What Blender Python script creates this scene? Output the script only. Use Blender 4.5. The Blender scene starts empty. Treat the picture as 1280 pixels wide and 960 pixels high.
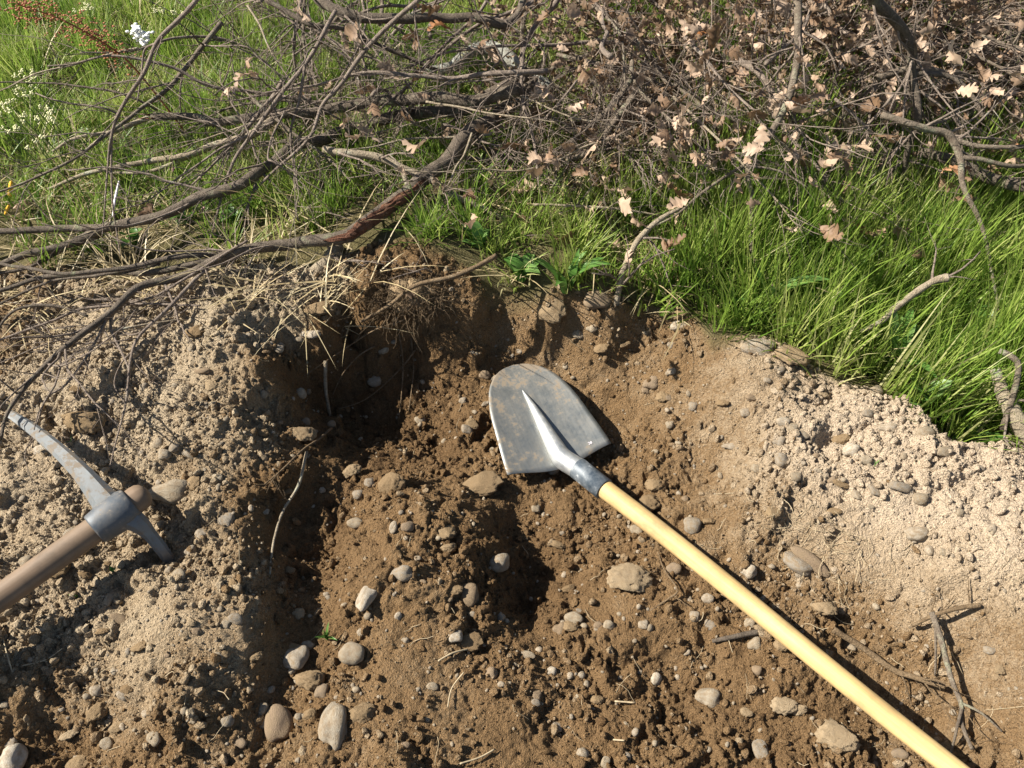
import bpy, math, random
import numpy as np
from mathutils import Vector, Matrix

random.seed(7); RNG = np.random.default_rng(7)
scene = bpy.context.scene
col = scene.collection

# ------------------------------------------------------------------ camera, sky, sun, exposure
CAM_H, PITCH, FOC = 1.3, math.radians(50), 1005.0        # FOC: focal length in pixels of a 1280 px wide frame
cd = bpy.data.cameras.new('camera'); cam = bpy.data.objects.new('camera', cd); col.objects.link(cam)
cam.location = (0, 0, CAM_H); cam.rotation_euler = (math.pi/2 - PITCH, 0, 0)
cd.sensor_width = 36; cd.lens = 36*FOC/1280; cd.clip_start = .02; cd.clip_end = 500
scene.camera = cam
SUN_EL, SUN_DIR = math.radians(41), Vector((1, -.10))     # light travels towards +x
world = bpy.data.worlds.new('World'); scene.world = world; world.use_nodes = True
wn = world.node_tree; sky = wn.nodes.new('ShaderNodeTexSky'); sky.sky_type = 'NISHITA'; sky.sun_disc = False
sky.sun_elevation = SUN_EL
sky.sun_rotation = math.atan2(-SUN_DIR.x, -SUN_DIR.y)      # measured from +y, clockwise
bg = wn.nodes['Background']; bg.inputs[1].default_value = .05
wn.links.new(sky.outputs[0], bg.inputs[0])
sd = bpy.data.lights.new('sun', 'SUN'); sd.energy = 5.0; sd.angle = math.radians(.5); sd.color = (1, .94, .85)
sun = bpy.data.objects.new('sun', sd); col.objects.link(sun)
dv = Vector((SUN_DIR.x, SUN_DIR.y, -math.tan(SUN_EL)*SUN_DIR.length)).normalized()
sun.rotation_euler = dv.to_track_quat('-Z', 'Y').to_euler(); sun.location = (-4, .5, 4)
vs = scene.view_settings; vs.view_transform = 'Standard'; vs.look = 'None'; vs.gamma = 1; vs.exposure = 1.18

# ------------------------------------------------------------------ helpers
def px(u, v, z):                                          # survey: sight line (u, v) to the level z
    a = (u-640)/FOC; b = (480-v)/FOC
    d = np.array([a, math.cos(PITCH)+b*math.sin(PITCH), -math.sin(PITCH)+b*math.cos(PITCH)])
    return d*((z-CAM_H)/d[2]) + np.array([0, 0, CAM_H])

def depth(p): return p[1]*math.cos(PITCH) + (CAM_H-p[2])*math.sin(PITCH)

def gnoise(x, y, seed=0):
    xi = np.floor(x).astype(np.int64); yi = np.floor(y).astype(np.int64); xf = x-xi; yf = y-yi
    def g(i, j, dx, dy):
        h = (i*374761393 + j*668265263 + seed*1442695041) & 0xffffffff
        h = ((h ^ (h >> 13))*1274126177) & 0xffffffff; h = h ^ (h >> 16)
        a = h.astype(np.float64)*(2*math.pi/4294967296.)
        return np.cos(a)*dx + np.sin(a)*dy
    u = xf*xf*xf*(xf*(xf*6-15)+10); v = yf*yf*yf*(yf*(yf*6-15)+10)
    n0 = g(xi, yi, xf, yf)*(1-u) + g(xi+1, yi, xf-1, yf)*u
    n1 = g(xi, yi+1, xf, yf-1)*(1-u) + g(xi+1, yi+1, xf-1, yf-1)*u
    return (n0*(1-v) + n1*v)*1.5

def sstep(a, b, x):
    t = np.clip((x-a)/(b-a), 0, 1); return t*t*(3-2*t)

class MB:                                                 # collects vertices and faces of one mesh
    def __init__(s): s.V = []; s.F = []; s.n = 0
    def add(s, V, F):
        s.V.extend([tuple(map(float, q)) for q in V]); s.F.extend([tuple(i+s.n for i in f) for f in F]); s.n += len(V)
        return s
    def mesh(s, name, mat=None, smooth=True):
        me = bpy.data.meshes.new(name); me.from_pydata(s.V, [], s.F)
        if smooth: me.polygons.foreach_set('use_smooth', [True]*len(me.polygons))
        if mat: me.materials.append(mat)
        return me
    def build(s, name, mat, parent=None, smooth=True):
        return link(name, s.mesh(name, mat, smooth), parent)

def link(name, me, parent=None):
    o = bpy.data.objects.new(name, me); col.objects.link(o)
    if parent: o.parent = parent
    return o
def tag(o, label, cat, group=None):
    o['label'] = label; o['category'] = cat
    if group: o['group'] = group
    return o
def thing(name, label, cat, loc, group=None):
    o = bpy.data.objects.new(name, None); col.objects.link(o); o.location = [float(q) for q in loc]; o.empty_display_size = .03
    return tag(o, label, cat, group)

def catmull(P, R, k):
    P = np.asarray(P, float); R = np.asarray(R, float); n = len(P); out = []; rr = []
    if n == 2: 
        for i in range(k+1): t = i/k; out.append(P[0]*(1-t)+P[1]*t); rr.append(R[0]*(1-t)+R[1]*t)
        return np.array(out), np.array(rr)
    for i in range(n-1):
        p0 = P[max(i-1, 0)]; p1 = P[i]; p2 = P[i+1]; p3 = P[min(i+2, n-1)]
        for j in range(k):
            t = j/k
            out.append(.5*((2*p1)+(p2-p0)*t+(2*p0-5*p1+4*p2-p3)*t*t+(3*p1-p0-3*p2+p3)*t**3)); rr.append(R[i]*(1-t)+R[i+1]*t)
    out.append(P[-1]); rr.append(R[-1])
    return np.array(out), np.array(rr)

def tube(P, R, n=6, jit=0., rng=None, cap=True):
    P = np.asarray(P, float); m = len(P)
    T = np.gradient(P, axis=0); T /= np.linalg.norm(T, axis=1)[:, None]+1e-12
    ref = np.array([0, 0, 1.]) if abs(T[0][2]) < .9 else np.array([1., 0, 0])
    A = np.cross(T[0], ref); A /= np.linalg.norm(A); V = []
    for i in range(m):
        A = A - T[i]*A.dot(T[i]); A /= np.linalg.norm(A)+1e-12; B = np.cross(T[i], A)
        for k in range(n):
            a = 2*math.pi*k/n; r = R[i]*(1+(jit*rng.uniform(-1, 1) if jit else 0))
            V.append(P[i]+r*(math.cos(a)*A+math.sin(a)*B))
    F = [(i*n+k, i*n+(k+1) % n, (i+1)*n+(k+1) % n, (i+1)*n+k) for i in range(m-1) for k in range(n)]
    if cap:
        V.append(P[0]); V.append(P[-1]); c0 = m*n
        F += [(c0, (k+1) % n, k) for k in range(n)] + [(c0+1, (m-1)*n+k, (m-1)*n+(k+1) % n) for k in range(n)]
    return V, F

# ------------------------------------------------------------------ materials
def mat(name):
    m = bpy.data.materials.new(name); m.use_nodes = True; nt = m.node_tree
    return m, nt, nt.nodes['Principled BSDF'], nt.nodes['Material Output']
def nd(nt, typ, **kw):
    n = nt.nodes.new('ShaderNode'+typ)
    for k, v in kw.items(): setattr(n, k, v)
    return n
def noise_n(nt, scale, detail=6, rough=.6, vec=None):
    n = nd(nt, 'TexNoise'); n.inputs['Scale'].default_value = scale; n.inputs['Detail'].default_value = detail; n.inputs['Roughness'].default_value = rough
    if vec is not None: nt.links.new(vec, n.inputs['Vector'])
    return n.outputs['Fac']
def ramp(nt, fac, stops):
    r = nd(nt, 'ValToRGB'); e = r.color_ramp.elements
    while len(e) < len(stops): e.new(.5)
    for q, (p, c) in zip(e, stops): q.position = p; q.color = (*c, 1)
    nt.links.new(fac, r.inputs[0]); return r.outputs[0]
def mix(nt, fac, a, b, mode='MIX'):
    m = nd(nt, 'Mix', data_type='RGBA', blend_type=mode)
    for sock, val in ((m.inputs[0], fac), (m.inputs[6], a), (m.inputs[7], b)):
        if isinstance(val, bpy.types.NodeSocket): nt.links.new(val, sock)
        elif isinstance(val, (int, float)): sock.default_value = val
        else: sock.default_value = (*val, 1)
    return m.outputs[2]
def bump(nt, bs, h, strength=.5, dist=.002):
    b = nd(nt, 'Bump'); b.inputs['Strength'].default_value = strength; b.inputs['Distance'].default_value = dist
    nt.links.new(h, b.inputs['Height']); nt.links.new(b.outputs[0], bs.inputs['Normal'])
def math_n(nt, op, a, b=0.):
    m = nd(nt, 'Math', operation=op)
    for s, v in ((m.inputs[0], a), (m.inputs[1], b)):
        if isinstance(v, bpy.types.NodeSocket): nt.links.new(v, s)
        else: s.default_value = v
    return m.outputs[0]

def soil_material(name, attr_type):
    m, nt, bs, out = mat(name)
    at = nd(nt, 'Attribute', attribute_type=attr_type, attribute_name='dry')
    pk = nd(nt, 'Attribute', attribute_type=attr_type, attribute_name='pink')
    tc = nd(nt, 'TexCoord').outputs['Object'] if attr_type == 'GEOMETRY' else nd(nt, 'NewGeometry').outputs['Position']
    n1 = noise_n(nt, 14, 4, .65, tc); n2 = noise_n(nt, 160, 3, .7, tc); n3 = noise_n(nt, 700, 2, .6, tc)
    d = math_n(nt, 'ADD', at.outputs['Fac'], math_n(nt, 'MULTIPLY', math_n(nt, 'SUBTRACT', n1, .5), .5))
    d = math_n(nt, 'ADD', d, math_n(nt, 'MULTIPLY', math_n(nt, 'SUBTRACT', n2, .5), .35))
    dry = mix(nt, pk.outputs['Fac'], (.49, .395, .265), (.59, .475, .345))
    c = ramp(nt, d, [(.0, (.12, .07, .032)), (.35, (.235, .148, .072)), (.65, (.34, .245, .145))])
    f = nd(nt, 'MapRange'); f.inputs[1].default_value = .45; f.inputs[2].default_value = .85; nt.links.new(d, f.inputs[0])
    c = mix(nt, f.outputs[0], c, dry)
    n4 = noise_n(nt, 330, 3, .7, tc)
    g = ramp(nt, n3, [(.3, (.72, .72, .72)), (.7, (1.22, 1.2, 1.16))])
    c = mix(nt, 1., c, g, 'MULTIPLY')
    c = mix(nt, 1., c, ramp(nt, n4, [(.25, (.6, .58, .55)), (.5, (1, 1, 1)), (.66, (1.15, 1.15, 1.15)), (.72, (1.75, 1.75, 1.7))]), 'MULTIPLY')
    if attr_type == 'GEOMETRY':
        gr = nd(nt, 'Attribute', attribute_name='grassy')
        c = mix(nt, gr.outputs['Fac'], c, ramp(nt, n1, [(.3, (.10, .09, .035)), (.7, (.2, .165, .08))]))
    nt.links.new(c, bs.inputs['Base Color']); bs.inputs['Roughness'].default_value = .95
    bs.inputs['Specular IOR Level'].default_value = .15
    hh = math_n(nt, 'ADD', n2, math_n(nt, 'MULTIPLY', n4, .8)); bump(nt, bs, hh, 1., .011)
    return m
M = {}
M['soil'] = soil_material('soil', 'GEOMETRY'); M['crumb'] = soil_material('soil_crumb', 'INSTANCER')

def stone_material(name, stops, dusty=(.24, .175, .105), inst=False, rng_attr=None):
    m, nt, bs, out = mat(name); tc = nd(nt, 'TexCoord').outputs['Object']
    if inst: r = nd(nt, 'Attribute', attribute_type='INSTANCER', attribute_name='rnd').outputs['Fac']; sc = 1.
    else: r = nd(nt, 'ObjectInfo').outputs['Random']; sc = 1.
    n1 = noise_n(nt, 2.2, 6, .6, tc); n2 = noise_n(nt, 14, 5, .65, tc)
    c = ramp(nt, r, stops); c = mix(nt, 1., c, ramp(nt, n2, [(.3, (.75, .75, .75)), (.7, (1.15, 1.15, 1.15))]), 'MULTIPLY')
    du = ramp(nt, n1, [(.42, (0, 0, 0)), (.62, (1, 1, 1))])
    c = mix(nt, math_n(nt, 'MULTIPLY', du, .85), c, dusty)
    nt.links.new(c, bs.inputs['Base Color']); bs.inputs['Roughness'].default_value = .8; bs.inputs['Specular IOR Level'].default_value = .25
    bump(nt, bs, n2, .5, .02); return m
PALE = [(.0, (.29, .24, .17)), (.35, (.37, .31, .22)), (.65, (.27, .235, .185)), (1., (.43, .36, .265))]
BROWN = [(.0, (.19, .135, .08)), (.5, (.25, .18, .115)), (1., (.21, .16, .11))]
WHITE = [(.0, (.42, .36, .275)), (1., (.5, .445, .35))]
M['stone_pale'] = stone_material('stone_pale', PALE); M['stone_brown'] = stone_material('stone_brown', BROWN)
M['stone_white'] = stone_material('stone_white', WHITE, (.3, .23, .15)); M['gravel'] = stone_material('gravel', PALE, inst=True)

def plant_material(name, stops, attr='rnd', inst=True, transl=.35, rough=.5, spec=.35, bladevar=True):
    m, nt, bs, out = mat(name)
    r = nd(nt, 'Attribute', attribute_type='INSTANCER', attribute_name=attr).outputs['Fac'] if inst else nd(nt, 'ObjectInfo').outputs['Random']
    if bladevar:
        b = nd(nt, 'Attribute', attribute_name='blade').outputs['Fac']
        r = math_n(nt, 'ADD', math_n(nt, 'MULTIPLY', r, .55), math_n(nt, 'MULTIPLY', b, .45))
    c = ramp(nt, r, stops)
    n = noise_n(nt, 60, 3, .5, nd(nt, 'TexCoord').outputs['Object'])
    c = mix(nt, 1., c, ramp(nt, n, [(.3, (.82, .82, .82)), (.7, (1.15, 1.15, 1.15))]), 'MULTIPLY')
    nt.links.new(c, bs.inputs['Base Color']); bs.inputs['Roughness'].default_value = rough; bs.inputs['Specular IOR Level'].default_value = spec
    t = nd(nt, 'BsdfTranslucent'); nt.links.new(c, t.inputs[0]); ms = nd(nt, 'MixShader'); ms.inputs[0].default_value = transl
    nt.links.new(bs.outputs[0], ms.inputs[1]); nt.links.new(t.outputs[0], ms.inputs[2]); nt.links.new(ms.outputs[0], out.inputs[0])
    return m
M['grass'] = plant_material('grass', [(.0, (.08, .165, .022)), (.3, (.165, .27, .038)), (.55, (.27, .37, .065)), (.75, (.38, .43, .12)), (1., (.52, .47, .26))], rough=.45, spec=.3, transl=.42)
M['straw'] = plant_material('straw', [(.0, (.30, .22, .11)), (.5, (.46, .37, .2)), (1., (.58, .5, .33))], transl=.2)
M['oak_leaf'] = plant_material('oak_leaf', [(.0, (.15, .088, .045)), (.25, (.26, .165, .10)), (.5, (.42, .30, .205)), (.85, (.45, .33, .235)), (.95, (.48, .36, .255)), (1., (.30, .12, .035))], inst=False, transl=.22, rough=.6, bladevar=False)
M['leaf_litter'] = plant_material('leaf_litter', [(.0, (.10, .06, .03)), (.5, (.2, .13, .075)), (1., (.38, .28, .19))], inst=True, transl=.2, rough=.7, bladevar=False)
M['weed'] = plant_material('weed', [(.0, (.075, .17, .03)), (.5, (.11, .23, .045)), (1., (.17, .28, .08))], inst=False, transl=.3, rough=.42, bladevar=False)

def bark_material(name, cols, lichen, lichen_amt):
    m, nt, bs, out = mat(name); tc = nd(nt, 'TexCoord').outputs['Object']
    mp = nd(nt, 'Mapping'); nt.links.new(tc, mp.inputs[0])
    n1 = noise_n(nt, 45, 8, .7, tc); n2 = noise_n(nt, 260, 6, .7, tc); n3 = noise_n(nt, 22, 6, .7, tc)
    c = ramp(nt, n1, [(.3, cols[0]), (.55, cols[1]), (.75, cols[2])])
    c = mix(nt, 1., c, ramp(nt, n2, [(.3, (.65, .65, .65)), (.7, (1.25, 1.25, 1.25))]), 'MULTIPLY')
    li = ramp(nt, n3, [(.62-lichen_amt, (0, 0, 0)), (.70-lichen_amt, (1, 1, 1))])
    c = mix(nt, math_n(nt, 'MULTIPLY', li, .8), c, lichen)
    nt.links.new(c, bs.inputs['Base Color']); bs.inputs['Roughness'].default_value = .85; bs.inputs['Specular IOR Level'].default_value = .25
    bump(nt, bs, math_n(nt, 'ADD', n1, n2), 1., .007); return m
M['bark'] = bark_material('bark', [(.12, .09, .065), (.23, .185, .135), (.36, .31, .235)], (.3, .3, .2), .06)
M['bark_dark'] = bark_material('bark_dark', [(.085, .067, .048), (.17, .135, .10), (.28, .235, .175)], (.24, .25, .15), .04)
M['twig'] = bark_material('twig_bark', [(.17, .13, .10), (.29, .23, .18), (.42, .355, .285)], (.33, .33, .27), .0)
M['bark_pale'] = bark_material('bark_pale', [(.27, .21, .14), (.40, .33, .23), (.50, .43, .32)], (.40, .40, .30), .05)
M['lichen'] = bark_material('lichen_bark', [(.22, .2, .16), (.4, .4, .34), (.55, .56, .5)], (.42, .38, .12), .05)
M['torn'] = bark_material('torn_wood', [(.10, .042, .023), (.19, .085, .048), (.32, .2, .13)], (.2, .13, .08), .0)
M['root'] = bark_material('root', [(.13, .085, .045), (.23, .16, .09), (.36, .27, .17)], (.4, .3, .2), -.1)

def plain(name, c, rough=.6, spec=.3, var=.25, scale=60):
    m, nt, bs, out = mat(name); n = noise_n(nt, scale, 6, .6, nd(nt, 'TexCoord').outputs['Object'])
    k = ramp(nt, n, [(.3, tuple(q*(1-var) for q in c)), (.7, tuple(min(q*(1+var), .95) for q in c))])
    nt.links.new(k, bs.inputs['Base Color']); bs.inputs['Roughness'].default_value = rough; bs.inputs['Specular IOR Level'].default_value = spec
    return m
M['petal'] = plain('white_petal', (.82, .82, .78), var=.05); M['cream'] = plain('cream_petal', (.66, .64, .36), var=.15)
M['pink'] = plain('pink_petal', (.62, .3, .42), var=.15); M['yellow'] = plain('yellow_leaf', (.75, .42, .03), var=.2)
M['rust'] = plain('rusty_seed', (.30, .11, .045), var=.4, scale=300); M['strip'] = plain('white_strip', (.75, .70, .72), var=.12)
M['stem'] = plain('green_stem', (.12, .18, .05)); M['straw_piece'] = plain('straw_piece', (.40, .32, .2), var=.3)

def wood_material(name, c0, c1, axis, rough, spec, dirt, dirt_amt):
    m, nt, bs, out = mat(name); tc = nd(nt, 'TexCoord').outputs['Object']; mp = nd(nt, 'Mapping'); nt.links.new(tc, mp.inputs[0])
    s = [90, 90, 90]; s[axis] = 4; mp.inputs['Scale'].default_value = s
    n1 = noise_n(nt, 1., 6, .6, mp.outputs[0]); n2 = noise_n(nt, 9, 7, .7, tc); n3 = noise_n(nt, 60, 5, .7, tc)
    c = ramp(nt, n1, [(.3, c0), (.7, c1)])
    f = ramp(nt, n2, [(.55-dirt_amt, (0, 0, 0)), (.8-dirt_amt, (1, 1, 1))])
    c = mix(nt, math_n(nt, 'MULTIPLY', f, math_n(nt, 'MULTIPLY', n3, 1.1)), c, dirt)
    nt.links.new(c, bs.inputs['Base Color']); bs.inputs['Roughness'].default_value = rough; bs.inputs['Specular IOR Level'].default_value = spec
    bump(nt, bs, n1, .15, .001); return m
M['ash'] = wood_material('pale_ash_wood', (.43, .285, .11), (.66, .485, .225), 0, .55, .28, (.25, .165, .085), .14)
M['oldwood'] = wood_material('worn_handle_wood', (.165, .11, .068), (.255, .18, .118), 0, .6, .3, (.10, .075, .05), .18)

def steel_material(name, base, rough, mud, mud_amt, grad=None, metallic=.85, patch=22):
    m, nt, bs, out = mat(name); tc = nd(nt, 'TexCoord').outputs['Object']
    mp = nd(nt, 'Mapping'); nt.links.new(tc, mp.inputs[0]); mp.inputs['Scale'].default_value = (260, 14, 60)
    n1 = noise_n(nt, 1., 5, .6, mp.outputs[0]); n2 = noise_n(nt, patch, 8, .7, tc); n3 = noise_n(nt, 120, 5, .7, tc)
    c = ramp(nt, n1, [(.3, tuple(q*.92 for q in base)), (.7, tuple(q*1.07 for q in base))])
    k = math_n(nt, 'ADD', n2, math_n(nt, 'MULTIPLY', math_n(nt, 'SUBTRACT', n3, .5), .35))
    if grad:                                               # dried mud clings towards the tip and the outer edge
        sp = nd(nt, 'SeparateXYZ'); nt.links.new(tc, sp.inputs[0])
        g = nd(nt, 'MapRange'); g.inputs[1].default_value = grad[0]; g.inputs[2].default_value = grad[1]; g.inputs[4].default_value = .16
        nt.links.new(sp.outputs[1], g.inputs[0]); k = math_n(nt, 'ADD', k, g.outputs[0])
        g2 = nd(nt, 'MapRange'); g2.inputs[1].default_value = .0; g2.inputs[2].default_value = -.1; g2.inputs[4].default_value = .05
        nt.links.new(sp.outputs[0], g2.inputs[0]); k = math_n(nt, 'ADD', k, g2.outputs[0])
    f = ramp(nt, k, [(.66-mud_amt, (0, 0, 0)), (.76-mud_amt, (1, 1, 1))])
    f2 = ramp(nt, k, [(.45-mud_amt, (0, 0, 0)), (.9-mud_amt, (.5, .5, .5))])
    fm = math_n(nt, 'MAXIMUM', math_n(nt, 'MULTIPLY', f, .8), f2)
    c = mix(nt, fm, c, mud); nt.links.new(c, bs.inputs['Base Color'])
    nt.links.new(math_n(nt, 'MULTIPLY', math_n(nt, 'SUBTRACT', 1., fm), metallic), bs.inputs['Metallic'])
    nt.links.new(math_n(nt, 'ADD', math_n(nt, 'MULTIPLY', fm, .5), math_n(nt, 'ADD', math_n(nt, 'MULTIPLY', n1, .12), rough-.06)), bs.inputs['Roughness'])
    bump(nt, bs, math_n(nt, 'ADD', n1, n3), .12, .0008); return m
M['steel'] = steel_material('shovel_steel', (.22, .235, .23), .42, (.215, .16, .10), .09, (.14, .26), .75)
M['socket'] = steel_material('socket_steel', (.46, .48, .48), .45, (.42, .38, .32), .10, None, .8, 45)
M['collar'] = steel_material('painted_collar', (.05, .07, .09), .45, (.42, .44, .44), .10, None, .25, 40)
M['pick'] = steel_material('pick_iron', (.16, .18, .19), .5, (.19, .145, .095), .17, None, .6, 48)
M['pick_eye'] = steel_material('pick_eye_iron', (.07, .085, .10), .5, (.26, .22, .17), .11, None, .35, 45)

# ------------------------------------------------------------------ terrain
CTRL = [(0,0,.05),(300,0,.05),(640,0,.05),(1000,0,.06),(1280,0,.05),(-300,0,.04),(1600,0,.04),(0,200,.03),(300,200,.02),(640,200,.02),(1000,200,.02),(1280,200,.0),(-300,250,.03),(1600,250,.0),
 (1000,340,0),(1150,400,-.03),(1280,440,-.03),(1500,480,-.02),(0,350,.02),(200,350,.03),(0,450,.02),(-200,450,.02),(-250,700,.03),(-200,950,0),(900,390,.0),(1060,450,-.02),
 (120,470,.035),(220,420,.06),(320,395,.08),(300,460,.065),(338,450,.06),(200,520,.03),(280,540,.035),(330,520,.02),(360,415,.065),
 (400,385,.065),(450,370,.06),(520,362,.06),(562,385,.02),(380,480,-.11),(400,520,-.15),(440,440,-.10),(470,500,-.18),(520,465,-.14),(520,540,-.17),(352,505,0.0),(348,475,.045),(420,410,.01),(480,410,-.01),
 (600,382,.02),(690,380,.035),(760,385,.03),(860,395,.03),(620,430,-.09),(700,440,-.085),(800,440,-.075),(880,450,.0),
 (650,480,-.12),(700,540,-.145),(640,600,-.12),(620,540,-.125),(760,520,-.145),(570,520,-.15),(560,580,-.14),(800,560,-.125),(760,620,-.14),(790,490,-.10),
 (860,520,-.075),(905,490,-.01),(930,465,.025),(1000,455,.035),(880,600,-.11),(940,600,-.035),(980,560,.01),(1050,510,.035),(1150,520,.03),(1100,600,.03),(1200,620,.055),(1270,575,.06),(1280,700,.07),(1150,700,0.0),(1000,680,-.06),
 (900,690,-.095),(1050,760,-.08),(1150,800,-.055),(1250,800,0.01),(1290,900,0.01),(1180,900,-.11),(1100,850,-.11),(1200,960,-.10),(1400,750,.06),(1500,950,.03),(1195,552,-.07),
 (480,620,-.035),(430,610,-.07),(530,640,-.03),(560,610,-.09),(600,640,-.05),(450,720,-.02),(520,760,-.03),(480,850,-.03),(560,850,-.05),(420,920,-.04),(600,930,-.06),(560,690,-.035),(588,700,-.03),(605,745,-.05),
 (650,675,-.18),(680,720,-.17),(650,760,-.15),(700,660,-.14),(760,690,-.11),(800,730,-.085),(760,800,-.10),(850,780,-.095),(680,800,-.115),(700,880,-.09),(820,900,-.105),(950,850,-.10),(900,950,-.11),(1000,930,-.11),(840,850,-.13),
 (365,600,-.02),(375,650,-.08),(372,740,-.085),(350,690,-.06),(375,800,-.07),(365,860,-.065),(330,900,-.07),(330,650,-.01),(320,700,0.0),(322,770,0.01),
 (300,640,.01),(290,690,.01),(240,720,.03),(290,780,.025),(312,810,.0),(200,800,.03),(120,755,-.015),(60,820,-.02),(250,860,-.01),(180,900,-.03),(150,690,-.015),(80,620,.015),(100,560,.02),(250,620,.03),(215,650,-.01),
 (60,920,-.09),(110,950,-.10),(20,890,-.03),(240,940,-.05),(-100,850,.01),(500,1150,-.04),(900,1150,-.09),(100,1150,-.03),(1350,1150,-.05)]
CP = np.array([px(u, v, h) for u, v, h in CTRL]); cs = .02
def phi(dx, dy): return -np.sqrt(dx*dx+dy*dy+cs*cs)
nC = len(CP); A = np.zeros((nC+1, nC+1)); A[:nC, :nC] = phi(CP[:, None, 0]-CP[None, :, 0], CP[:, None, 1]-CP[None, :, 1]) + np.eye(nC)*.005
A[:nC, nC] = 1; A[nC, :nC] = 1
WT = np.linalg.solve(A, np.append(CP[:, 2], 0))
def base_h(x, y):
    h = np.full(x.shape, WT[nC])
    for i in range(nC): h += WT[i]*phi(x-CP[i, 0], y-CP[i, 1])
    w = 1-sstep(1.6, 3.2, np.maximum(np.abs(x), np.abs(y-1.2)))
    return np.clip(h, -.3, .2)*w

BND = np.array([px(u, v, .02)[:2] for u, v in [(-600,320),(-300,330),(0,338),(100,345),(200,345),(300,352),(360,362),(430,345),(520,340),(600,366),(660,373),(760,376),(850,384),(888,424),(960,424),(1010,455),(1050,482),(1130,495),(1168,538),(1230,540),(1280,532),(1500,600),(1900,640)]])
def soil_w(x, y):                                        # 1 on dug soil, 0 in the grass
    yb = np.interp(x, BND[:, 0], BND[:, 1]) + gnoise(x*9, y*9, 3)*.025
    near = sstep(.02, -.02, y-yb) if False else 1-sstep(-.025, .02, y-yb)
    return near*(1-sstep(2.2, 3.0, np.abs(x)))*sstep(-2.0, -1.2, y)
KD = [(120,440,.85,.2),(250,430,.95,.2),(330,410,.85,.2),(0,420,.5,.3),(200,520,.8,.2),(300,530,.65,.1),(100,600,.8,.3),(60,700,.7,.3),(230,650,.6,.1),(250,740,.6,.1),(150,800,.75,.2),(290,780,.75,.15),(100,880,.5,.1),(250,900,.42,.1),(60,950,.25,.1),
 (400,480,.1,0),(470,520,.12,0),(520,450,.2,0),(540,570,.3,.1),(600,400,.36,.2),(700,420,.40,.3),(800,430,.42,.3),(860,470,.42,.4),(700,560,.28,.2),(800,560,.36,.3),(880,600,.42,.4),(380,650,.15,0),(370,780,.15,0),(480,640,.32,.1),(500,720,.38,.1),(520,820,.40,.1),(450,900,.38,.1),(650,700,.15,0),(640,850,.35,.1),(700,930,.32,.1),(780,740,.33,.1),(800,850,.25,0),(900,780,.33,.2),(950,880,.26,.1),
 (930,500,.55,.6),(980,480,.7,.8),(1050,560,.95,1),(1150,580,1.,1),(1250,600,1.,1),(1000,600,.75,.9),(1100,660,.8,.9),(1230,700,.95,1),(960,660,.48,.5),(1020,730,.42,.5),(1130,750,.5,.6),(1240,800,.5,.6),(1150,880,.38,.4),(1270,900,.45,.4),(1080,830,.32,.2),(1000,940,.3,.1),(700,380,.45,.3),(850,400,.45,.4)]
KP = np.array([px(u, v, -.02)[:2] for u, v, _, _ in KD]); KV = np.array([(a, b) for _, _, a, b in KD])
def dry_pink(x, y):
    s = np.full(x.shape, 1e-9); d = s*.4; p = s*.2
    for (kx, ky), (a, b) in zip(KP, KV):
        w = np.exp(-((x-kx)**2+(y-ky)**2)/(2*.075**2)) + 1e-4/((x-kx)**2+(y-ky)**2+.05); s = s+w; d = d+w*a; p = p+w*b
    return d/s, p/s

SMOOTH = np.array([px(u, v, -.03)[:2] for u, v in [(520,790),(570,880),(480,690),(520,860),(780,740),(905,480),(895,560),(1250,830),(700,430),(780,460),(840,480),(300,800),(210,800),(1230,720),(1100,700),(660,940),(880,640)]])
def calm(x, y):                                           # patches of trodden, fine earth
    return np.clip(sum(np.exp(-((x-a)**2+(y-b)**2)/(2*.055**2)) for a, b in SMOOTH), 0, 1)
def axis(lo, hi, step, ext):
    c = list(np.arange(lo, hi+step/2, step)); a, s = [], step; q = lo
    while q > -ext: s *= 1.12; q -= s; a.append(q)
    b, s, q = [], step, c[-1]
    while q < ext: s *= 1.12; q += s; b.append(q)
    return np.array(a[::-1]+c+b)
GX, GY = axis(-1.3, 1.28, .0027, 45), axis(.26, 1.5, .0027, 45)
X, Y = np.meshgrid(GX, GY)
Hm = base_h(X, Y); SW = soil_w(X, Y)
DRY, PINK = dry_pink(X, Y)
fine = sstep(3., 1.5, np.maximum(np.abs(X), np.abs(Y-1))) if False else 1-sstep(1.5, 3., np.maximum(np.abs(X), np.abs(Y-1)))
wx = X+gnoise(X*14, Y*14, 21)*.02; wy = Y+gnoise(X*14, Y*14, 22)*.02
lump = gnoise(wx*7, wy*7, 1)*.022 - np.abs(gnoise(wx*9, wy*9, 15))*.016+.004 + np.abs(gnoise(wx*15, wy*15, 2))*.022 + np.abs(gnoise(wx*32, wy*32, 4))*.012 + np.abs(gnoise(wx*65, wy*65, 5))*.008 - np.abs(gnoise(wx*24, wy*24, 14))*.012+.003
grain = np.abs(gnoise(X*130, Y*130, 6))*.0058 + gnoise(X*210, Y*210, 7)*.0032
rough = (.65+.6*sstep(-.3, .4, gnoise(X*5, Y*5, 11)))*(1-.5*calm(X, Y))
Hm = Hm + SW*fine*((lump-.010)*rough+grain*rough) + (1-SW)*fine*gnoise(X*6, Y*6, 9)*.02
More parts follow.
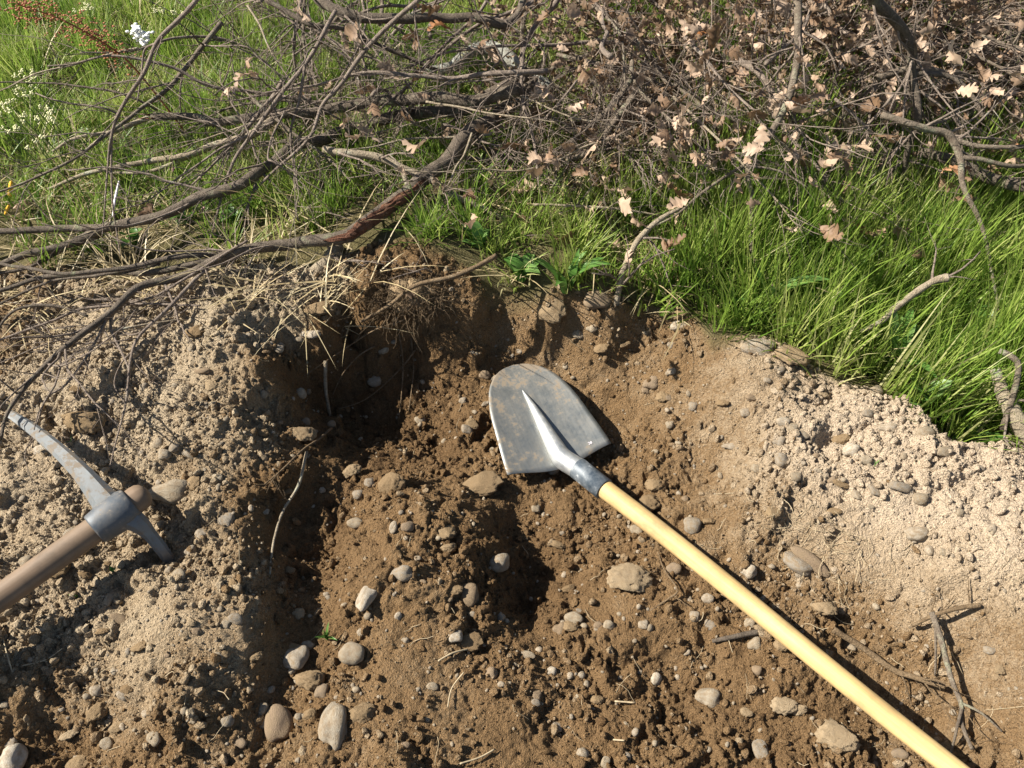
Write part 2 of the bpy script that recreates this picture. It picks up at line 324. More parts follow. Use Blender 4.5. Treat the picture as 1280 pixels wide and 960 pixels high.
# earth clods pressed into the surface
nc = 2600; cxs = RNG.uniform(-1.28, 1.26, nc); cys = RNG.uniform(.28, 1.48, nc); rs = .005*(RNG.pareto(2.2, nc)+1); rs = np.minimum(rs, .024)
for cx, cy, r in zip(cxs, cys, rs):
    i0, i1 = np.searchsorted(GX, [cx-r*1.4, cx+r*1.4]); j0, j1 = np.searchsorted(GY, [cy-r*1.4, cy+r*1.4])
    if i1-i0 < 2 or j1-j0 < 2: continue
    sub = np.s_[j0:j1, i0:i1]
    if SW[sub].mean() < .7 or math.sin(cx*911+cy*377)*.5+.5 < .85*float(calm(cx, cy)): continue
    dx = X[sub]-cx; dy = Y[sub]-cy; qx = gnoise(dx/r*1.7+cx*53, dy/r*1.7, 12)*r*.55; qy = gnoise(dx/r*1.7+cx*71, dy/r*1.7, 13)*r*.55; dx = dx+qx; dy = dy+qy; an = np.arctan2(dy, dx); ph = cx*97
    rr = r*(1+.22*np.sin(an*2+ph)+.14*np.sin(an*3+ph*2.3)+.08*np.sin(an*5+ph*5))
    q = np.clip(1-(dx*dx+dy*dy)/(rr*rr), 0, 1)
    z0 = Hm[sub].mean()-r*.15
    Hm[sub] = np.where(q > 0, np.maximum(Hm[sub], z0+r*np.minimum(.75*np.sqrt(q), .5+.25*math.sin(ph)*dx/r+.25*math.cos(ph)*dy/r)+.22*r*gnoise(dx/r*3+ph, dy/r*3, 8)), Hm[sub])
def Hs(x, y):
    x = np.asarray(x, float); y = np.asarray(y, float)
    i = np.clip(np.searchsorted(GX, x)-1, 0, len(GX)-2); j = np.clip(np.searchsorted(GY, y)-1, 0, len(GY)-2)
    a = np.clip((x-GX[i])/(GX[i+1]-GX[i]), 0, 1); b = np.clip((y-GY[j])/(GY[j+1]-GY[j]), 0, 1)
    return (Hm[j, i]*(1-a)+Hm[j, i+1]*a)*(1-b)+(Hm[j+1, i]*(1-a)+Hm[j+1, i+1]*a)*b
def at(u, v):                                             # where the sight line meets the soil
    c = np.array([0, 0, CAM_H]); d = px(u, v, -.5)-c; t = np.linspace(.55, 1.0, 900) if v > 300 else np.linspace(.6, 1., 900)
    P = c+d[None]*t[:, None]; below = P[:, 2] < Hs(P[:, 0], P[:, 1])
    return P[np.argmax(below)] if below.any() else px(u, v, 0)

me = bpy.data.meshes.new('ground'); ny, nx = X.shape
co = np.stack([X, Y, Hm], -1).reshape(-1, 3).astype(np.float32)
idx = np.arange(nx*ny).reshape(ny, nx); q = np.stack([idx[:-1, :-1], idx[:-1, 1:], idx[1:, 1:], idx[1:, :-1]], -1).reshape(-1)
me.vertices.add(nx*ny); me.vertices.foreach_set('co', co.ravel()); me.loops.add(len(q)); me.loops.foreach_set('vertex_index', q.astype(np.int32))
me.polygons.add(len(q)//4); me.polygons.foreach_set('loop_start', np.arange(0, len(q), 4, dtype=np.int32)); me.polygons.foreach_set('use_smooth', np.ones(len(q)//4, bool))
me.update(calc_edges=True)
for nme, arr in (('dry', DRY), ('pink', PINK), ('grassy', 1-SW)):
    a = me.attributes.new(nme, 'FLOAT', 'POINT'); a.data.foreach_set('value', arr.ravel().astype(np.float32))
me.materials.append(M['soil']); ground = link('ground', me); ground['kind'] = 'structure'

# ------------------------------------------------------------------ scattering (only for what nobody could count)
def proto_collection(name, meshes):
    c = bpy.data.collections.new(name)
    for i, m_ in enumerate(meshes): c.objects.link(bpy.data.objects.new('%s_%02d' % (name, i), m_))
    return c
def scatter(name, P, ROT, SCL, IDX, attrs, protos, label=None, cat=None):
    n = len(P); me = bpy.data.meshes.new(name); me.vertices.add(n); me.vertices.foreach_set('co', np.asarray(P, np.float32).ravel())
    for nme, arr in (('rot', ROT), ('scl', SCL)):
        a = me.attributes.new(nme, 'FLOAT_VECTOR', 'POINT'); a.data.foreach_set('vector', np.asarray(arr, np.float32).ravel())
    a = me.attributes.new('idx', 'INT', 'POINT'); a.data.foreach_set('value', np.asarray(IDX, np.int32))
    for nme, arr in attrs.items():
        a = me.attributes.new(nme, 'FLOAT', 'POINT'); a.data.foreach_set('value', np.asarray(arr, np.float32))
    o = link(name, me); o['kind'] = 'stuff'
    if label: tag(o, label, cat)
    ng = bpy.data.node_groups.new(name, 'GeometryNodeTree')
    ng.interface.new_socket('Geometry', in_out='INPUT', socket_type='NodeSocketGeometry'); ng.interface.new_socket('Geometry', in_out='OUTPUT', socket_type='NodeSocketGeometry')
    N = ng.nodes; gi = N.new('NodeGroupInput'); go = N.new('NodeGroupOutput'); iop = N.new('GeometryNodeInstanceOnPoints'); ci = N.new('GeometryNodeCollectionInfo')
    ci.inputs['Collection'].default_value = protos; ci.inputs['Separate Children'].default_value = True; ci.inputs['Reset Children'].default_value = True
    def na(nm, t): k = N.new('GeometryNodeInputNamedAttribute'); k.data_type = t; k.inputs['Name'].default_value = nm; return k.outputs['Attribute']
    L = ng.links; L.new(gi.outputs[0], iop.inputs['Points']); L.new(ci.outputs[0], iop.inputs['Instance']); iop.inputs['Pick Instance'].default_value = True
    L.new(na('idx', 'INT'), iop.inputs['Instance Index']); L.new(na('rot', 'FLOAT_VECTOR'), iop.inputs['Rotation']); L.new(na('scl', 'FLOAT_VECTOR'), iop.inputs['Scale']); L.new(iop.outputs[0], go.inputs[0])
    md = o.modifiers.new('scatter', 'NODES'); md.node_group = ng
    return o

def ico(sub):
    import bmesh
    bm = bmesh.new(); bmesh.ops.create_icosphere(bm, subdivisions=sub, radius=1); bm.verts.ensure_lookup_table()
    V = np.array([v.co[:] for v in bm.verts]); F = [tuple(v.index for v in f.verts) for f in bm.faces]; bm.free(); return V, F
from mathutils import noise as mnoise
def lumpy(sub, seed, amp, freq, sharp=False, squash=(1, 1, 1)):
    V, F = ico(sub); out = []
    for v in V:
        q = Vector(v)*freq+Vector((seed*7.3, seed*3.1, seed*1.7)); n = mnoise.noise(q)
        if sharp: n = n*.6+abs(mnoise.noise(q*2.1))*.9-.25+mnoise.noise(q*4.3)*.35
        out.append(v*(1+amp*n)*np.array(squash))
    return np.array(out), F
def blob_mesh(name, m_, sub, seed, amp, freq, sharp=False, squash=(1, 1, 1)):
    V, F = lumpy(sub, seed, amp, freq, sharp, squash); return MB().add(V, F).mesh(name, m_)

def angular(sub, seed, amp, freq, planes=9):
    r = np.random.default_rng(seed); V, F = lumpy(sub, seed, amp, freq, True); N = r.normal(0, 1, (planes, 3)); N /= np.linalg.norm(N, axis=1)[:, None]; D = r.uniform(.5, .85, planes)
    for nn_, dd in zip(N, D):
        k = V@nn_; over = np.maximum(k-dd, 0); V = V-over[:, None]*nn_[None]*.85
    return V*np.array([1, r.uniform(.65, 1), r.uniform(.55, .9)]), F
clod_meshes = [MB().add(*angular(2, i+1, .5, 1.6)).mesh('crumb', M['crumb'], i % 2 == 0) for i in range(8)]
n = 240000; x = RNG.uniform(-1.45, 1.4, n); y = RNG.uniform(.2, 1.62, n)
dn = .25+.75*sstep(-.25, .45, gnoise(x*7, y*7, 31)); d_, p_ = dry_pink(x, y); dn *= (.6+.7*sstep(.25, .75, d_))*(1-.72*calm(x, y))
k = (RNG.random(n) < dn) & (soil_w(x, y) > .2); x, y, d_, p_ = x[k], y[k], d_[k], p_[k]; n = len(x)
s = np.minimum(.00115*(RNG.pareto(2.0, n)+1), .011)
P = np.stack([x, y, Hs(x, y)+s*RNG.uniform(-.1, .6, n)], 1)
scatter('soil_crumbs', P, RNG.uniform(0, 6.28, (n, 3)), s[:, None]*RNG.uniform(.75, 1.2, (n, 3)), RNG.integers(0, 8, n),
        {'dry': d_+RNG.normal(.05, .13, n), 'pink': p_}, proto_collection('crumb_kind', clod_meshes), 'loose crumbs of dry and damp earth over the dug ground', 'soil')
grav_meshes = [blob_mesh('grit', M['gravel'], 2, i+20, .28, .9, False, (1, .8, .62)) for i in range(6)]
n = 1700; x = RNG.uniform(-1.4, 1.35, n); y = RNG.uniform(.22, 1.5, n); k = soil_w(x, y) > .6; x, y = x[k], y[k]; n = len(x)
s = np.minimum(.0026*(RNG.pareto(2.6, n)+1), .0075)
scatter('gravel', np.stack([x, y, Hs(x, y)+s*.15], 1), np.stack([RNG.normal(0, .35, n), RNG.normal(0, .35, n), RNG.uniform(0, 6.28, n)], 1), s[:, None]*np.ones((1, 3)), RNG.integers(0, 6, n),
        {'rnd': RNG.random(n)}, proto_collection('grit_kind', grav_meshes), 'fine pale gravel mixed through the dug earth', 'gravel')

# ------------------------------------------------------------------ grass
def tuft(name, m_, seed, nb, Lmin, Lmax, w, lean, spread):
    r = np.random.default_rng(seed); V, F, at_ = [], [], []
    for b in range(nb):
        a = r.uniform(0, 6.28); rad = spread*math.sqrt(r.random()); p0 = np.array([rad*math.cos(a), rad*math.sin(a), -.015]); az = a+r.normal(0, .9)
        L = r.uniform(Lmin, Lmax)*(1 if r.random() > .12 else 1.3); ww_ = 1; ln = abs(r.normal(lean, .18)); cv = r.uniform(.05, .85); ww = w*r.uniform(.45, 1.45); th = ln; p = p0.copy(); bl = r.random(); st = len(V); ns = 5
        side0 = np.array([-math.sin(az), math.cos(az), 0]); tw = r.uniform(-.8, .8)
        for i in range(ns):
            t = i/(ns-1); wd = ww*(1-t**1.8)*.5+.0002; s_ = side0*math.cos(tw*t)+np.array([0, 0, math.sin(tw*t)*.4])
            if i < ns-1: V += [p-s_*wd, p+s_*wd]; at_ += [bl, bl]
            else: V.append(p.copy()); at_.append(bl)
            p = p+np.array([math.cos(az)*math.sin(th), math.sin(az)*math.sin(th), math.cos(th)])*L/(ns-1); th = min(th+cv/(ns-1), 2.2)
        F += [(st+2*i, st+2*i+1, st+2*i+3, st+2*i+2) for i in range(ns-2)]+[(st+2*(ns-2), st+2*(ns-2)+1, st+2*(ns-1))]
    me = MB().add(V, F).mesh(name, m_); a = me.attributes.new('blade', 'FLOAT', 'POINT'); a.data.foreach_set('value', np.array(at_, np.float32)); return me
def grass_xy(n, x0, x1, y0, y1):
    x = RNG.uniform(x0, x1, n); y = RNG.uniform(y0, y1, n); k = soil_w(x, y) < .6; return x[k], y[k]
tm = [tuft('tuft', M['grass'], i, 26, .07, .2, .0033, .08, .036) for i in range(7)]
x, y = grass_xy(30000, -3.6, 3.6, .75, 4.6); 
lush = sstep(.2, .55, x)*.75+.25*sstep(-.2, .5, gnoise(x*2.3, y*2.3, 41))
edge = y-np.interp(x, BND[:, 0], BND[:, 1])
dens = .5+.5*lush+.25*gnoise(x*3, y*3, 42); dens *= np.where(x < -.25, sstep(-.02, .42, edge), sstep(-.03, .06, edge)*.8+.2)
far = np.maximum(np.abs(x)-2.2, 0)+np.maximum(y-3.4, 0); dens *= 1-.5*sstep(0, 1, far)
dens *= 1-.6*sstep(1.62, 1.95, y-.2*np.clip(x-.5, 0, 1))*sstep(-.05, .3, x)
k = RNG.random(len(x)) < dens; x, y, lush = x[k], y[k], lush[k]; n = len(x)
sc = (.5+.72*lush)*RNG.uniform(.65, 1.25, n)
scatter('grass', np.stack([x, y, Hs(x, y)], 1), np.stack([RNG.normal(0, .2, n), RNG.normal(0, .2, n), RNG.uniform(0, 6.28, n)], 1), np.stack([.8+.3*sc, .8+.3*sc, sc*(.75+.5*sstep(-.4, .4, gnoise(x*6, y*6, 45)))], 1), RNG.integers(0, 7, n),
        {'rnd': np.clip(.42+.0*lush+.5*gnoise(x*4, y*4, 43)+.3*gnoise(x*11, y*11, 44)+RNG.normal(-.02, .24, n), 0, 1)}, proto_collection('tuft_kind', tm), 'long green meadow grass growing around the dug patch', 'grass')
sm = [tuft('straw_tuft', M['straw'], i+50, 16, .06, .2, .0026, 1.15, .05) for i in range(5)]
x = RNG.uniform(-3, 3, 5200); y = RNG.uniform(.7, 4.2, 5200); edge = y-np.interp(x, BND[:, 0], BND[:, 1])
w = np.where(x < -.2, sstep(-.2, -.05, edge)*(1-.6*sstep(.3, .9, edge))*(.55+.45*sstep(-.8, -1.1, x) if False else .75), .3*sstep(-.03, .0, edge))
w *= .4+.9*sstep(-.2, .4, gnoise(x*3.5, y*3.5, 51))
w = w*(1-.85*np.exp(-((x+.2)**2+(y-1.32)**2)/(2*.13**2)))
k = RNG.random(len(x)) < w; x, y = x[k], y[k]; n = len(x)
scatter('dry_grass', np.stack([x, y, Hs(x, y)+.012], 1), np.stack([RNG.normal(0, .2, n), RNG.normal(0, .2, n), RNG.uniform(0, 6.28, n)], 1), RNG.uniform(.6, 1.2, (n, 1))*np.ones((1, 3)), RNG.integers(0, 5, n),
        {'rnd': RNG.random(n)}, proto_collection('straw_kind', sm), 'flattened straw coloured dead grass under the branches', 'dry grass')

# ------------------------------------------------------------------ oak leaves
def oak_leaf(name, m_, seed, L=.07):
    r = random.Random(seed); ns = 13; V, F = [], []; curl = r.uniform(-22, 22); roll = r.uniform(12, 42)*r.choice((-1, 1)); tw = r.uniform(-.8, .8)
    for i in range(ns):
        t = i/(ns-1); env = math.sin(math.pi*min(1, t*.93+.04)**1.25)**.8; lob = (1 if i % 3 != 1 else .48)*r.uniform(.85, 1.1)
        w = max(.001, L*.33*env*lob) if t > .12 else .0012; yy = L*(t-.0); zc = curl*(yy-L/2)**2-curl*L*L/4; a = tw*t
        for sx in (-1, 0, 1):
            xx = sx*w*r.uniform(.9, 1.1); zz = roll*xx*xx*(1+.4*sx)+abs(sx)*r.uniform(-.007, .007)
            V.append((xx*math.cos(a)-zz*math.sin(a), yy+(.006 if lob > .7 and sx else 0), zc+xx*math.sin(a)+zz*math.cos(a)))
    for i in range(ns-1):
        for k in (0, 1): F.append((i*3+k, i*3+k+1, i*3+k+4, i*3+k+3))
    return MB().add(V, F).mesh(name, m_, True)
LEAVES = [oak_leaf('leaf', M['oak_leaf'], i) for i in range(9)]
def put_leaf(p, d, rng, parent, root, s=1.):
    o = link('leaf', LEAVES[rng.integers(0, 9)], parent); q = Vector([float(c) for c in d]).to_track_quat('Y', 'Z').to_euler()
    o.location = Vector([float(c) for c in p])-Vector(root.location); o.rotation_euler = (q.x+rng.normal(0, .5), q.y+rng.uniform(-3, 3), q.z+rng.normal(0, .6))
    sc = s*rng.uniform(.38, .92); o.scale = (sc*rng.uniform(.7, 1.1), sc, sc); return o

# ------------------------------------------------------------------ branches
def wander(p, d, L, rng, n, bend, grav, floor=.012):
    P = [np.array(p, float)]; d = np.array(d, float); d /= np.linalg.norm(d)
    for i in range(n):
        d = d+rng.normal(0, bend, 3)+np.array([0, 0, grav]); d /= np.linalg.norm(d); q = P[-1]+d*L/n
        h = float(Hs(q[0], q[1]))+floor
        if q[2] < h: q[2] = h; d[2] = abs(d[2])*.3
        P.append(q)
    return np.array(P)
def twig_mesh(p, d, L, r, rng, depth, origin, sides=5, grav=-.03, tips=None, mb=None):
    mb = mb or MB(); n = max(4, int(L/.035)); P = wander(p, d, L, rng, n, .16, grav); R = np.linspace(r, r*.35, len(P))
    V, F = tube(P-origin, R, sides); mb.add(V, F)
    if tips is not None: tips.append((P[-1], P[-1]-P[-2])); 
    if tips is not None and len(P) > 4: tips.append((P[len(P)//2], P[len(P)//2+1]-P[len(P)//2-1]))
    if depth > 0:
        for j in range(rng.integers(2, 5)):
            i = rng.integers(1, len(P)-1); t = P[min(i+1, len(P)-1)]-P[i-1]; t /= np.linalg.norm(t); dd = t+rng.normal(0, .55, 3); 
            twig_mesh(P[i], dd, L*rng.uniform(.3, .62), R[i]*.65, rng, depth-1, origin, max(4, sides-1), grav, tips, mb)
    return mb
BR = []
def branch(label, path, r, material='bark', n_twig=0, tl=.3, n_leaf=0, seed=1, group=None, rel=False, name='branch', cat='branch', sides=8, twig_r=.45, twig_mat='twig', forks=(), up=.15, tspan=(.1, 1.)):
    rng = np.random.default_rng(seed)
    def conv(pt):
        if rel: g = at(pt[0], pt[1]); return px(pt[0], pt[1], g[2]+pt[2])
        return px(*pt)
    P = np.array([conv(q) for q in path]) if not isinstance(path, np.ndarray) else path
    R = np.linspace(r[0], r[-1], len(P)) if len(r) == 2 else np.array(r)
    Pc, Rc = catmull(P, R, 6); Pc = Pc+np.stack([gnoise(Pc[:, 0]*9+seed, Pc[:, 1]*9, 60+k) for k in range(3)], 1)*np.minimum(Rc*.9, .012)[:, None]
    og = Pc[len(Pc)//2].copy(); og[2] = float(Hs(og[0], og[1])) if not rel else og[2]-Rc.mean()
    t = thing(name, label, cat, og, group); Rj = Rc*(1+.10*gnoise(np.arange(len(Rc))*.7+seed, np.zeros(len(Rc)), 5))
    V, F = tube(Pc-og, Rj, sides, .05, rng); MB().add(V, F).build('stem', M[material], t)
    for fk in forks:
        Pf = np.array([conv(q) for q in fk[0]]); Pf, Rf = catmull(Pf, np.linspace(fk[1][0], fk[1][1], len(Pf)), 6)
        Pf = Pf+np.stack([gnoise(Pf[:, 0]*9+seed, Pf[:, 1]*9, 70+k) for k in range(3)], 1)*.006
        V, F = tube(Pf-og, Rf, max(5, sides-2), .05, rng); MB().add(V, F).build('side_branch', M[fk[2] if len(fk) > 2 else material], t)
    tips = []
    for j in range(n_twig):
        tips.append([None, []])
        i = int(len(Pc)*rng.uniform(*tspan)*.98); i = min(max(i, 1), len(Pc)-2); tg = Pc[i+1]-Pc[i-1]; tg /= np.linalg.norm(tg)
        d = tg*.8+rng.normal(0, .6, 3)+np.array([0, 0, up])
        tips[-1][0] = twig_mesh(Pc[i], d, tl*rng.uniform(.5, 1.3), min(max(Rc[i]*twig_r, .0013), .0034), rng, 2 if tl > .2 else 1, og, 5, -.035, tips[-1][1]).build('twig', M[twig_mat], t)
    for j in range(n_leaf):
        tw, tp = tips[int(len(tips)*rng.random()**2)]; p, d = tp[rng.integers(0, len(tp))]
        put_leaf(p+rng.normal(0, .006, 3), d/np.linalg.norm(d)+rng.normal(0, .5, 3), rng, tw, t)
    BR.append((t, Pc, Rc, og)); return t

B1 = branch('thick grey branch split open to reddish wood, its tip reaching over the pick', [(665,105,.2),(627,140,.17),(593,163,.18),(560,197,.17),(527,227,.16),(484,257,.15),(447,287,.14),(427,295,.135),(360,302,.135),(293,317,.13),(233,342,.12),(180,357,.12),(143,387,.12),(100,420,.12),(67,450,.12),(33,483,.12),(10,517,.115),(2,545,.11)], 
  [.019,.019,.0188,.0188,.0186,.018,.0165,.015,.013,.011,.009,.0085,.0075,.0065,.0055,.0045,.0035,.0025], 'bark_dark', 15, .3, 0, 11, sides=10, tspan=(.42, .95), up=.0,
  forks=[([(330,306,.11),(217,337,.11),(133,340,.10),(83,343,.10),(33,353,.09),(-40,372,.09)],(.0085,.004)),([(290,318,.11),(217,323,.13),(133,337,.13),(60,340,.13),(-20,325,.12)],(.007,.003)),([(143,387,.12),(138,412,.10),(160,460,.08),(158,490,.07)],(.0035,.0018),'twig'),([(138,412,.1),(175,407,.09),(225,400,.075)],(.003,.0015),'bark_pale')])
t, Pc, Rc, og = BR[-1]; rng = np.random.default_rng(3)
i0, i1 = 24, 44; V, F = [], []; ns = 9                    # torn strip of bare wood along the camera side
T = np.gradient(Pc, axis=0)
for i in range(i0, i1+1):
    tn = T[i]/np.linalg.norm(T[i]); A_ = np.cross(tn, (0, 0, 1)); A_ /= np.linalg.norm(A_); B_ = np.cross(A_, tn); B_ *= np.sign(B_[2]); A_ *= -np.sign(A_[1]) 
    f = math.sin(math.pi*(i-i0)/(i1-i0))**.5*rng.uniform(.65, 1.2)
    for k in range(ns): 
        a = (k/(ns-1)-.5)*2.1*f+.65; rr = Rc[i]*(1.10 if 0 < k < ns-1 else .9)*(1+rng.uniform(-.05, .08)); V.append(Pc[i]-og+rr*(math.cos(a)*A_+math.sin(a)*B_))
F = [(i*ns+k, i*ns+k+1, (i+1)*ns+k+1, (i+1)*ns+k) for i in range(i1-i0) for k in range(ns-1)]
w = MB().add(V, F).build('torn_wood', M['torn'], t.children[0], False); w['label'] = 'reddish torn wood where the bark split'

branch('long brown bough forking low over the grass towards the yellow leaf', [(660,90,.25),(600,128,.2),(540,140,.16),(484,147,.14),(427,167,.13),(383,180,.17),(343,200,.17),(300,230,.165),(260,243,.15),(213,263,.13),(147,283,.10),(100,300,.08),(43,317,.075),(-20,340,.07),(-120,370,.06)], [.017,.016,.0155,.015,.0145,.014,.0135,.013,.0125,.0118,.011,.011,.009,.007,.004], 'bark_dark', 9, .3, 0, 12, sides=10,
  forks=[([(150,282,.10),(117,283,.095),(60,287,.08),(0,290,.08),(-60,292,.08)],(.0095,.007)),([(125,292,.075),(80,312,.06),(30,335,.06),(-30,350,.05)],(.006,.003))], tspan=(.1, .6))
branch('dark bough with a snapped orange end above the lichen branch', [(650,110,.28),(594,126,.24),(510,123,.20),(427,133,.17),(367,143,.15),(320,147,.14),(273,153,.13),(240,145,.13),(190,143,.13)], [.016,.015,.0145,.014,.0135,.0125,.0115,.0105,.0095], 'bark_dark', 7, .26, 0, 13, tspan=(.0, .8),
  forks=[([(347,148,.15),(320,167,.14),(267,182,.12),(233,195,.11),(187,200,.10),(143,210,.09),(100,220,.08),(60,236,.06)],(.012,.004),'bark_pale'),([(195,144,.12),(143,163,.11),(100,173,.10),(67,190,.08)],(.0075,.003),'bark_pale'),([(240,195,.10),(190,212,.09),(130,216,.08)],(.006,.003),'bark_pale')])
t, Pc, Rc, og = BR[-1]; e = Pc[-1]-og; d = (Pc[-1]-Pc[-3]); d /= np.linalg.norm(d)
w = MB()
for j in range(7): a = np.random.default_rng(j).normal(0, .004, 3); w.add(*tube(np.array([e+a, e+a*1.3+d*(.012+.004*j)]), [.003, .0006], 4))
w = w.build('torn_wood', M['torn'], t.children[0]); w['label'] = 'orange splintered end of the bough'
branch('long thin twig arching down in front of the grass to two hanging tips', [(262,-20,.5),(247,0,.48),(217,30,.44),(197,53,.41),(180,90,.37),(163,117,.33),(147,147,.29),(138,180,.25),(135,213,.2),(132,247,.16),(128,297,.1)], [.0052,.0052,.005,.0047,.0045,.0042,.0038,.0028,.0022,.0018,.0012], 'twig', 3, .2, 0, 14, tspan=(.2, .6),
  forks=[([(147,147,.29),(140,170,.26),(139,215,.2),(141,262,.15),(145,290,.11),(150,320,.08)],(.003,.0013),'twig'),([(197,53,.41),(181,62,.38),(176,90,.34),(170,130,.28)],(.003,.0015),'twig')])
branch('straight grey twig leaning across the two big boughs', [(420,15,.42),(407,37,.4),(380,83,.35),(353,117,.31),(320,160,.25),(297,193,.21),(283,227,.16),(273,260,.12),(260,312,.06)], [.0052,.005,.0048,.0045,.0042,.0038,.0034,.0028,.0018], 'twig', 8, .24, 0, 15,
  forks=[([(380,83,.35),(372,130,.28),(362,165,.23),(366,210,.17),(372,250,.12)],(.0045,.0018),'twig'),([(320,160,.25),(345,130,.25),(372,110,.27)],(.003,.0015),'twig')])
branch('long slender twig running from the brush heap down between the boughs', [(540,-20,.5),(524,0,.48),(470,47,.41),(427,103,.33),(403,130,.29),(387,173,.24),(343,213,.18),(313,247,.13),(311,283,.1)], [.0055,.0055,.0052,.0048,.0044,.0038,.0032,.0025,.0018], 'twig', 8, .24, 0, 16, forks=[([(387,173,.24),(372,178,.22),(369,200,.2),(370,228,.17)],(.003,.0015),'twig')])
branch('pale peeled stick with a torn orange end lying over the split branch', [(405,187,.2),(427,192,.2),(477,200,.19),(530,217,.17),(567,243,.14),(614,267,.10),(675,292,.06)], [.0085,.0095,.0095,.009,.008,.0068,.0045], 'bark_pale', 5, .18, 3, 17, forks=[([(500,210,.18),(512,240,.14),(524,263,.11),(547,300,.07),(572,322,.05)],(.007,.004),'bark_pale'),([(540,222,.16),(580,262,.1),(600,290,.07)],(.004,.002),'bark_pale')])
branch('crooked dark bough crossing the top of the brush heap', [(385,-25,.4),(400,0,.39),(427,17,.38),(487,27,.36),(544,20,.36),(587,22,.35),(627,32,.33),(648,15,.34),(655,-15,.36)], [.012,.012,.0125,.0125,.012,.0115,.011,.010,.009], 'bark_dark', 9, .26, 4, 18, forks=[([(333,0,.4),(387,32,.36),(427,36,.34),(480,60,.28),(545,88,.22)],(.007,.005))])
branch('curved grey stick bowing low in front of the brush heap', [(560,190,.14),(577,198,.13),(620,200,.13),(660,197,.13),(694,200,.13),(727,193,.15),(747,180,.17),(770,150,.21),(794,123,.25)], [.005,.0055,.006,.0065,.007,.0075,.008,.0085,.009], 'bark', 8, .22, 9, 19, forks=[([(674,197,.13),(717,177,.16),(754,143,.21),(790,100,.27)],(.006,.008))])
branch('stick crusted with pale lichen beneath the dark bough', [(520,92,.10),(560,85,.12),(600,60,.14),(630,68,.14),(650,85,.13),(690,110,.12)], [.012,.016,.02,.022,.02,.014], 'lichen', 3, .14, 0, 20)
branch('short stout grey stub poking out of the soil rim', [(345,384,.02),(357,370,.04),(387,350,.06),(410,327,.085),(422,305,.10)], [.017,.0175,.0165,.0155,.014], 'bark_pale', 1, .1, 0, 21)
branch('bare upright stick standing at the grass edge next to a brown stone', [(770,388,.01),(777,347,.08),(788,318,.13),(799,296,.16),(820,276,.18),(850,262,.19)], [.0075,.0075,.007,.0068,.006,.004], 'bark_pale', 4, .14, 5, 22)
branch('bent leafy branch kinked above the tall grass', [(998,-20,.5),(996,33,.44),(993,77,.38),(983,123,.32),(960,167,.26),(933,203,.22),(943,250,.16),(937,283,.13),(941,320,.10),(966,360,.06),(997,425,.01)], [.0095,.0092,.009,.0085,.0075,.0065,.006,.0058,.0055,.0055,.006], 'bark', 10, .2, 14, 23, tspan=(.0, .62), forks=[([(933,205,.22),(880,240,.19),(850,265,.16),(815,285,.12)],(.0045,.002)),([(933,207,.22),(975,215,.2),(1010,235,.18)],(.0035,.0015),'twig')])
branch('knotted grey branch dropping a long bare twig into the grass', [(1100,140,.30),(1140,155,.29),(1166,163,.28),(1186,170,.27),(1200,197,.24),(1203,233,.20),(1223,277,.15),(1236,320,.10),(1250,392,.05)], [.0075,.0085,.009,.0095,.008,.006,.005,.004,.0025], 'bark', 8, .2, 6, 24, tspan=(0, .6), forks=[([(1200,197,.24),(1220,200,.24),(1262,207,.23),(1320,200,.22)],(.0065,.004)),([(1186,168,.27),(1230,185,.26),(1280,182,.27),(1340,175,.28)],(.006,.004))])
branch('thick dark bough half hidden under the knotted grey branch', [(1150,190,.16),(1220,213,.15),(1280,232,.15),(1360,250,.15)], [.012,.014,.015,.016], 'bark_dark', 5, .2, 4, 25)
branch('dark upright stem deep inside the leafy brush', [(1085,-25,.55),(1093,0,.5),(1130,43,.42),(1143,67,.38),(1141,93,.34),(1146,150,.26),(1135,185,.2),(1128,230,.1)], [.013,.013,.012,.0115,.011,.0095,.008,.006], 'bark_dark', 12, .22, 14, 26, forks=[([(1141,93,.34),(1186,97,.33),(1215,120,.31),(1230,145,.28)],(.007,.004))])
branch('small crossed twig pair hanging clear above the tall grass', [(1043,123,.3),(1083,160,.25),(1110,192,.21)], [.0035,.0035,.002], 'twig', 3, .1, 2, 27, forks=[([(1116,120,.31),(1083,160,.25),(1066,167,.24),(1053,203,.2)],(.0035,.002),'twig')])
branch('pale broken stick with a rough knob lying in the tall grass', [(1075,415,.07),(1100,402,.09),(1120,383,.11),(1163,353,.14),(1182,346,.15)], [.0035,.006,.0075,.0075,.010], 'bark_pale', 2, .1, 0, 28)
branch('thick pale stump shoot growing out of the dry bank', [(1242,462,.09),(1252,490,.07),(1266,515,.05),(1285,550,.01)], [.009,.014,.0165,.018], 'bark_pale', 3, .14, 0, 29, forks=[([(1248,440,.13),(1262,447,.13),(1271,460,.12),(1266,495,.08),(1254,537,.02)],(.006,.006),'bark')])
branch('slim straight stick slanting out of the brush over short grass', [(700,260,.12),(650,300,.08),(600,330,.06),(550,348,.055),(515,360,.055)], [.003,.0035,.004,.0055,.007], 'root', 3, .12, 2, 30)
branch('low bare twig arched over the grass below hanging leaves', [(665,256,.14),(720,258,.14),(780,262,.13),(850,275,.1)], [.003,.0034,.003,.0018], 'bark_pale', 4, .14, 8, 31)
branch('curved brown twig stretched over the white flower stem and bough', [(60,82,.3),(90,80,.3),(130,70,.32),(175,74,.31),(215,85,.28),(255,105,.24),(300,113,.22),(345,120,.2),(390,125,.18)], [.0018,.0022,.003,.0034,.004,.0042,.0045,.005,.005], 'twig', 4, .2, 0, 32)
